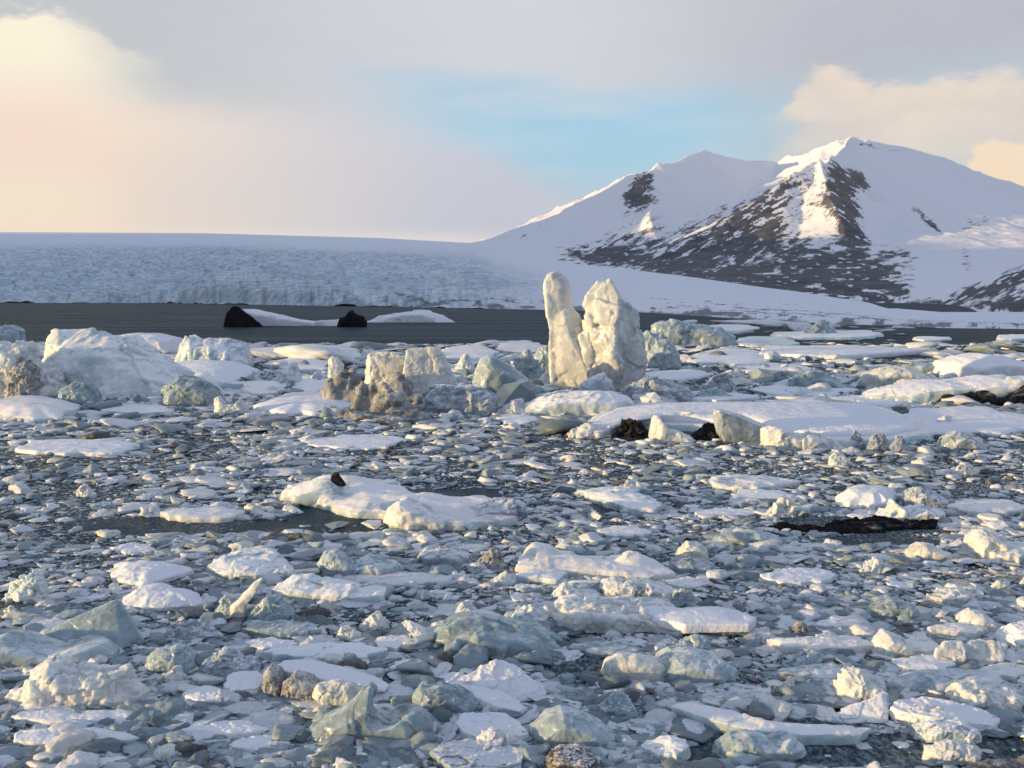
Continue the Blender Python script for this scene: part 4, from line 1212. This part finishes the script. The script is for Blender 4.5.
crag([(922, 760), (926, 748), (940, 745), (950, 741), (958, 743), (972, 742), (980, 750), (978, 764), (945, 766)], 766, 'golden white chunk with a finned crest in dark water', 'cream', t=.3, amp=.1, ref='the finned golden chunk')
ice('ice_floe', 'ice floe', 'dark brown dirty ice edge at the very bottom corner', [
    ('ice', [slab([(955, 772), (975, 762), (1005, 759), (1040, 758), (1060, 775), (1000, 785)], .16)], 'brown')], amp=.12)
crag([(958, 630), (962, 614), (970, 609), (980, 611), (992, 620), (1008, 632)], 633, 'wedge with a golden lit end and sloping back', 'cream', t=.5, ref='the golden ended wedge')
crag([(992, 648), (1000, 636), (1015, 627), (1030, 624), (1050, 640), (1052, 650)], 650, 'smooth pink snow mound at the frame edge beyond the golden cube', 'snow', t=.7)
lump(986, 1017, 579, 598, 'bright yellow rounded chunk', 'yellow', ref='the bright yellow chunk')
floe(927, 988, 622, 640, 'pale pinkish floe with a dark front before the golden ended wedge', 'cream', th=7)
floe(926, 984, 585, 607, 'jagged pinkish floe beside the bright yellow chunk', 'cream', th=8, amp=.18)
crag([(862, 619), (870, 606), (890, 599), (910, 602), (930, 619)], 620, 'pale green translucent hump beside the jagged pinkish floe', 'teal', t=.5, ref='the pale green hump')
floe(814, 866, 616, 632, 'golden topped floe behind the golden plates', 'cream', th=6)
lump(786, 812, 621, 637, 'lumpy brownish chunk near the end of the scalloped slab', 'dirty', amp=.16)
lump(776, 832, 649, 669, 'rough grey blue lump in front of the golden plates', 'blue', amp=.14, flat=.4)
lump(766, 798, 679, 692, 'small pink tipped chunk near the crusty golden boulder', 'cream', flat=.4)
floe(970, 1040, 662, 682, 'golden crusted floe in front of the golden cube', 'cream', th=6)
lump(826, 854, 450, 467, 'pointed cream chunk in front of the knobbly golden berg', 'cream', peak=.4, ref='the pointed cream chunk')
lump(950, 979, 462, 477, 'greenish yellow chunk in the brash below the grey dome', 'yellow', ref='the greenish yellow chunk')
floe(776, 846, 662, 684, 'flat blue floe between the rough grey blue lump and the crusty golden boulder', 'blue', th=5)
floe(700, 782, 690, 706, 'sunken grey blue floe behind the long thin plate', 'blue', th=4)
floe(566, 640, 640, 658, 'low teal floe behind the golden boss', 'teal', th=4)
floe(890, 960, 655, 676, 'flat blue white floe behind the low blue ice sheet', 'snowy', th=5)


# ------------------------------------------------------------------ loose pieces one can count
WATER = [(180, 526, 120, 9), (590, 668, 48, 13), (845, 752, 125, 19), (698, 750, 42, 20), (960, 756, 90, 18), (930, 738, 60, 8), (985, 745, 60, 14), (392, 684, 22, 11), (880, 541, 60, 7),
         (860, 718, 40, 9), (490, 706, 30, 6), (320, 530, 70, 4), (700, 600, 30, 4), (570, 640, 16, 4)]


def in_water(x, y, grow=1.0):
    return any(((x - a) / (c * grow)) ** 2 + ((y - b) / (d * grow)) ** 2 < 1 for a, b, c, d in WATER)


def on_hero(p, pad=.1):
    for x0, x1, y0, y1, *_ in HEROES:
        mx, my = (x1 - x0) * .10, (y1 - y0) * .12
        if x0 + mx - pad < p[0] < x1 - mx + pad and y0 + my - pad < p[1] < y1 - my + pad:
            return True
    return False


def blob_template(seed, kind):
    """unit chunk, z from -0.3 up, about 1 wide"""
    r = random.Random(seed)
    A = np.zeros(3)
    if kind == 'flat':
        n = r.randint(7, 11)
        top = []
        for k in range(n):
            a = k / n * 2 * math.pi
            q = .5 * (1 - .35 * r.random())
            top.append((math.cos(a) * q, math.sin(a) * q * 1.1, .16 + .06 * r.random()))
        top = np.array(top)
        bot = top * [.95, .95, 0] + [0, 0, -.15]
        pr = [('loft', [bot, top])]
    elif kind == 'wedge':
        pk = (r.random() - .5) * .5
        pts = [(-.5, -.3, .02), (-.45, .3, .05), (.5, -.3, .02), (.45, .35, .06), (pk, .2, .42), (pk + .15, .3, .36), (pk - .1, -.05, .30), (-.3, -.35, -.2), (.35, -.3, -.2), (.3, .3, -.2), (-.35, .3, -.2)]
        pr = [('hull', np.array([(x + .08 * (r.random() - .5), y + .1 * (r.random() - .5), z) for x, y, z in pts]))]
    else:
        pts = []
        for k in range(16):
            v = np.array([r.gauss(0, 1), r.gauss(0, 1), r.gauss(0, 1)])
            v /= np.linalg.norm(v)
            pts.append((v[0] * .5, v[1] * .45, v[2] * .28 + .05))
        pr = [('hull', np.array(pts))]
        if r.random() < .6:
            pts2 = [(x * .6 + r.uniform(-.2, .2), y * .6, z * .6 + .14) for x, y, z in pts]
            pr.append(('hull', np.array(pts2)))
    return clay('ice', pr, .012, A, smooth=1, amp=.09, freq=4.5, seed=seed, vox=.024, sharp=.75, size=1.0)[0]


TEMPL = {}
for kind, keys in (('flat', ('snowy', 'snow', 'blue', 'cream')), ('lump', ('white', 'blue', 'cream', 'grey')), ('wedge', ('white', 'teal', 'cream'))):
    for key in keys:
        for v in range(2):
            me = blob_template(900 + len(TEMPL) * 7, kind)
            mt = mats(key, 1.0)
            me.materials.append(mt)
            TEMPL[(kind, key, v)] = me
WORD = {'snowy': 'snowy', 'snow': 'white', 'white': 'white', 'blue': 'bluish', 'cream': 'cream', 'grey': 'grey', 'teal': 'glassy green'}
SHAPE = {'flat': 'flat floe', 'lump': 'lumpy chunk', 'wedge': 'pointed chunk'}
REFS = [(h[4], h[5]) for h in HEROES if h[5].startswith('the ')]
used = {}
placed = []
rr = random.Random(21)
keys = list(TEMPL)
tries = 0
while len(placed) < 170 and tries < 9000:
    tries += 1
    y = 420 + 340 * rr.random() ** .85
    x = rr.uniform(-6, 1030)
    wpx = (9 + 36 * ((y - 420) / 340)) * rr.uniform(.7, 1.35)
    p = ground(x, y)
    w = wpx * p[1] / F
    if in_water(x, y, 1.1) or on_hero(p, w * .35):
        continue
    if any(abs(p[0] - q[0]) < (w + s) * .42 and abs(p[1] - q[1]) < (w + s) * .5 for q, s in placed):
        continue
    k = rr.choice(keys)
    order = sorted(REFS, key=lambda h: (h[0][0] - p[0]) ** 2 + ((h[0][1] - p[1]) * .6) ** 2)
    a = order[0]
    va = a[0][:2] - p[:2]
    b = next((h for h in order[1:12] if (h[0][:2] - p[:2]) @ va < 0), order[1])
    lab = None
    for q in order[1:7]:
        for lead, near in ((b[1], a[1]), (q[1], a[1])):
            t = '%s %s between %s and %s' % (WORD[k[1]], SHAPE[k[0]], near, lead)
            if t not in used and near != lead and len(t.split()) <= 16:
                lab = t
                break
        if lab:
            break
    if not lab:
        continue
    used[lab] = 1
    flat = k[0] == 'flat'
    ob = link('ice_floe' if flat else 'ice_chunk', TEMPL[k], None, p)
    ob.rotation_euler = (rr.uniform(-.06, .06), rr.uniform(-.06, .06), rr.uniform(-.5, .5) + (math.pi if rr.random() < .5 else 0))
    hz = rr.uniform(.40, .66) * (1 + .25 * (p[1] > 45))
    ob.location.z = -.04 * w
    ob.scale = (w, w * rr.uniform(.6, .95), w * hz)
    tag(ob, lab, 'ice floe' if flat else 'ice chunk', 'loose floes drifting in the brash' if flat else 'loose chunks drifting in the brash')
    placed.append((p, w))
print('LOOSE', len(placed), 'HEROES', len(HEROES))


# ------------------------------------------------------------------ brash: the uncountable small ice
def shards(rg, n, npts):
    """angular ice splinters: hulls of a few scattered points, about 2 wide"""
    out = []
    for q in range(n):
        bm = bmesh.new()
        for k in range(npts):
            a = rg.uniform(0, 6.283)
            rad = rg.uniform(.55, 1.1)
            bm.verts.new((math.cos(a) * rad, math.sin(a) * rad * rg.uniform(.5, 1), rg.uniform(-1, 1) * (1.15 - .5 * rad)))
        r = bmesh.ops.convex_hull(bm, input=bm.verts)
        bmesh.ops.delete(bm, geom=list({v for v in r['geom_interior'] + r['geom_unused'] if isinstance(v, bmesh.types.BMVert)}), context='VERTS')
        bmesh.ops.triangulate(bm, faces=bm.faces)
        bm.verts.index_update()
        v = np.array([x.co[:] for x in bm.verts])
        f = np.array([[x.index for x in t.verts] for t in bm.faces])
        bm.free()
        out.append((v, f))
    return out


def chunks(rg, n, sub):
    """larger pieces with a broken, pitted surface"""
    bm = bmesh.new()
    bmesh.ops.create_icosphere(bm, subdivisions=sub, radius=1)
    bm.verts.ensure_lookup_table()
    v = np.array([x.co[:] for x in bm.verts])
    f = np.array([[x.index for x in q.verts] for q in bm.faces])
    bm.free()
    out = []
    for q in range(n):
        npl = rg.integers(6, 11)
        nr = rg.normal(size=(npl, 3))
        nr /= np.linalg.norm(nr, axis=1)[:, None]
        dd = rg.uniform(.35, .95, npl)
        dots = v @ nr.T
        rad = np.minimum(np.where(dots > .05, dd / np.maximum(dots, .05), 9).min(1), 1.2)
        rad = rad * (1 + .22 * fbm(v * 1.8 + q * 7, 3, q) + .14 * ridged(v * 4 + q, 3, q + 3) + .05 * fbm(v * 11 + q, 2, q))
        out.append((v * rad[:, None], f))
    return out


def brash():
    rg = np.random.default_rng(5)
    small, mid, big, low = shards(rg, 70, 11), chunks(rg, 60, 3), chunks(rg, 40, 4), chunks(rg, 60, 2)
    V, Fc, C, S = [], [], [], []
    cnt, nv = 0, 0
    # three passes: packed small floes behind, general brash, fine crumbs
    for N, ylo, yhi, pw, kind in ((6500, 345, 432, 1.2, 'floe'), (52000, 376, 792, 1.3, 'brash'), (100000, 384, 792, 1.35, 'crumb'), (4200, 380, 420, 1, 'rubble'), (650, 319, 345, 1, 'floe'), (46000, 345, 960, 1.25, 'outer')):
        xs = rg.uniform(-760, 1784, N) if kind == 'outer' else rg.uniform(-70, 1094, N)
        ys = ylo + (yhi - ylo) * rg.uniform(0, 1, N) ** pw
        k = np.clip((ys - 352) / 416, 0, 1)
        if kind == 'outer':
            keep = (xs < -60) | (xs > 1084) | (ys > 797)
            xs, ys, k = xs[keep], ys[keep], k[keep]
            N = len(xs)
            w = (7 + 15 * k) * np.exp(rg.normal(0, .7, N))
            w = np.minimum(w, np.where((xs > -140) & (xs < 1164), 18, 60))
        elif kind == 'floe':
            w = 12 * np.exp(rg.normal(0, .55, N))
        elif kind == 'brash':
            w = np.clip((4.2 + 8.5 * k) * np.exp(rg.normal(0, .72, N)), 2.4, 13 + 26 * k)
        elif kind == 'rubble':
            w = 7 * np.exp(rg.normal(0, .5, N))
            zone = rg.integers(0, 6, N)
            xs = np.choose(zone, [rg.uniform(30, 250, N), rg.uniform(318, 470, N), rg.uniform(460, 650, N), rg.uniform(840, 1060, N), rg.uniform(150, 340, N), rg.uniform(640, 870, N)])
            ys = np.choose(zone, [rg.uniform(388, 408, N), rg.uniform(396, 420, N), rg.uniform(374, 414, N), rg.uniform(374, 412, N), rg.uniform(362, 402, N), rg.uniform(356, 400, N)])
        else:
            w = (2.4 + 2.6 * k) * np.exp(rg.normal(0, .35, N))
        if kind == 'brash':
            w = w * np.exp(.75 * fbm(np.stack([xs / 75, ys / 26, xs * 0 + 4], -1), 3, 64))
        patch = fbm(np.stack([xs / 130, ys / 42, xs * 0], -1), 3, 61)
        tone = fbm(np.stack([xs / 90, ys / 25, xs * 0 + 9], -1), 3, 62)
        for i in range(N):
            x, y = xs[i], ys[i]
            if kind == 'brash' and patch[i] < -.3 and rg.random() < .5:
                continue
            if y < 345 and ylo < 330 and not (660 < x < 900 and y > 316 + (x - 640) * .045):
                continue
            if in_water(x, y) and rg.random() < (.993 if kind == 'brash' else .965):
                continue
            p = ground(x, y)
            m = p[1] / F
            if kind != 'rubble' and on_hero(p, -.05):
                continue
            lst = small if w[i] < 6.5 else low if w[i] < 13 else (mid if w[i] < 22 else big)
            if kind in ('floe', 'rubble'):
                lst = mid if kind == 'floe' and w[i] > 14 else low
            t, tf = lst[rg.integers(len(lst))]
            W = w[i] * m * .5
            a = rg.uniform(0, 6.28)
            c_, s_ = math.cos(a), math.sin(a)
            flat = rg.random() < .66
            hz = rg.uniform(.10, .24) if flat else rg.uniform(.28, .55)
            wide = 1.3 if flat else .95
            if kind == 'floe':
                hz, wide = rg.uniform(.07, .36), 1.15
            if kind == 'rubble':
                hz, wide = rg.uniform(.25, .8), 1.0
            q = t * np.array([W * wide, W * rg.uniform(.55, 1.0) * wide, W * hz])
            q = np.stack([q[:, 0] * c_ - q[:, 1] * s_, q[:, 0] * s_ + q[:, 1] * c_, q[:, 2]], -1)
            q[:, 2] += q[:, 0] * rg.normal(0, .10)
            q += p + [0, 0, W * hz * rg.uniform(-.2, .45)]
            V.append(q)
            Fc.append(tf + nv)
            nv += len(q)
            if kind == 'outer' and -90 < x < 1114 and (640 < x < 1010 or W * hz > .14):
                V.pop()
                Fc.pop()
                nv -= len(q)
                continue
            u = rg.random() - .35 * tone[i] - (.15 if kind == 'floe' else (.1 if kind == 'rubble' else 0))
            if u < .29 + .20 * (1 - k[i]):
                c = np.array((.72, .75, .79)) * rg.uniform(.85, 1.05)
            elif u < .54:
                c = np.array((.37, .445, .485)) * rg.uniform(.7, 1.2)
            elif u < .90:
                c = np.array((.24, .305, .34)) * rg.uniform(.55, 1.25)
            elif u < .992:
                c = np.array((.78, .78, .75)) * rg.uniform(.8, 1.1)
            else:
                c = np.array((.13, .135, .14)) * rg.uniform(.6, 1.3)
            C.append(np.repeat(np.append(c, 1)[None], len(q), 0))
            S.append(np.full(len(tf), True if len(tf) > 200 else rg.random() < .5))
            cnt += 1
    V, Fc, C = np.concatenate(V), np.concatenate(Fc), np.concatenate(C)
    me = mesh_from('brash_ice', V, Fc, False)
    me.polygons.foreach_set('use_smooth', np.concatenate(S))
    at_ = me.attributes.new('tint', 'FLOAT_COLOR', 'POINT')
    at_.data.foreach_set('color', C.astype(np.float32).ravel())
    m, n, b = new_mat('brash_ice')
    nt = m.node_tree
    a = n.new('ShaderNodeAttribute', attribute_name='tint').outputs['Color']
    g = n.new('ShaderNodeNewGeometry')
    n1 = n.noise(g.outputs['Position'], 9, 4, .6)
    nt.links.new(n.mix(n.ss(n1, .3, .7, 0, .45), a, n.mix(1.0, a, (.6, .68, .72), 'MULTIPLY')), b.inputs['Base Color'])
    b.inputs['Roughness'].default_value = .3
    b.inputs['IOR'].default_value = 1.31
    bp = n.new('ShaderNodeBump')
    bp.inputs['Strength'].default_value = .4
    bp.inputs['Distance'].default_value = .04
    nt.links.new(n.noise(g.outputs['Position'], 22, 4, .65), bp.inputs['Height'])
    nt.links.new(bp.outputs[0], b.inputs['Normal'])
    tag(link('brash_ice', me, mat=m), 'dense brash of small ice fragments covering the lagoon', 'brash ice', kind='stuff')
    print('BRASH', cnt, nv)


brash()
bpy.data.objects.remove(TMP)
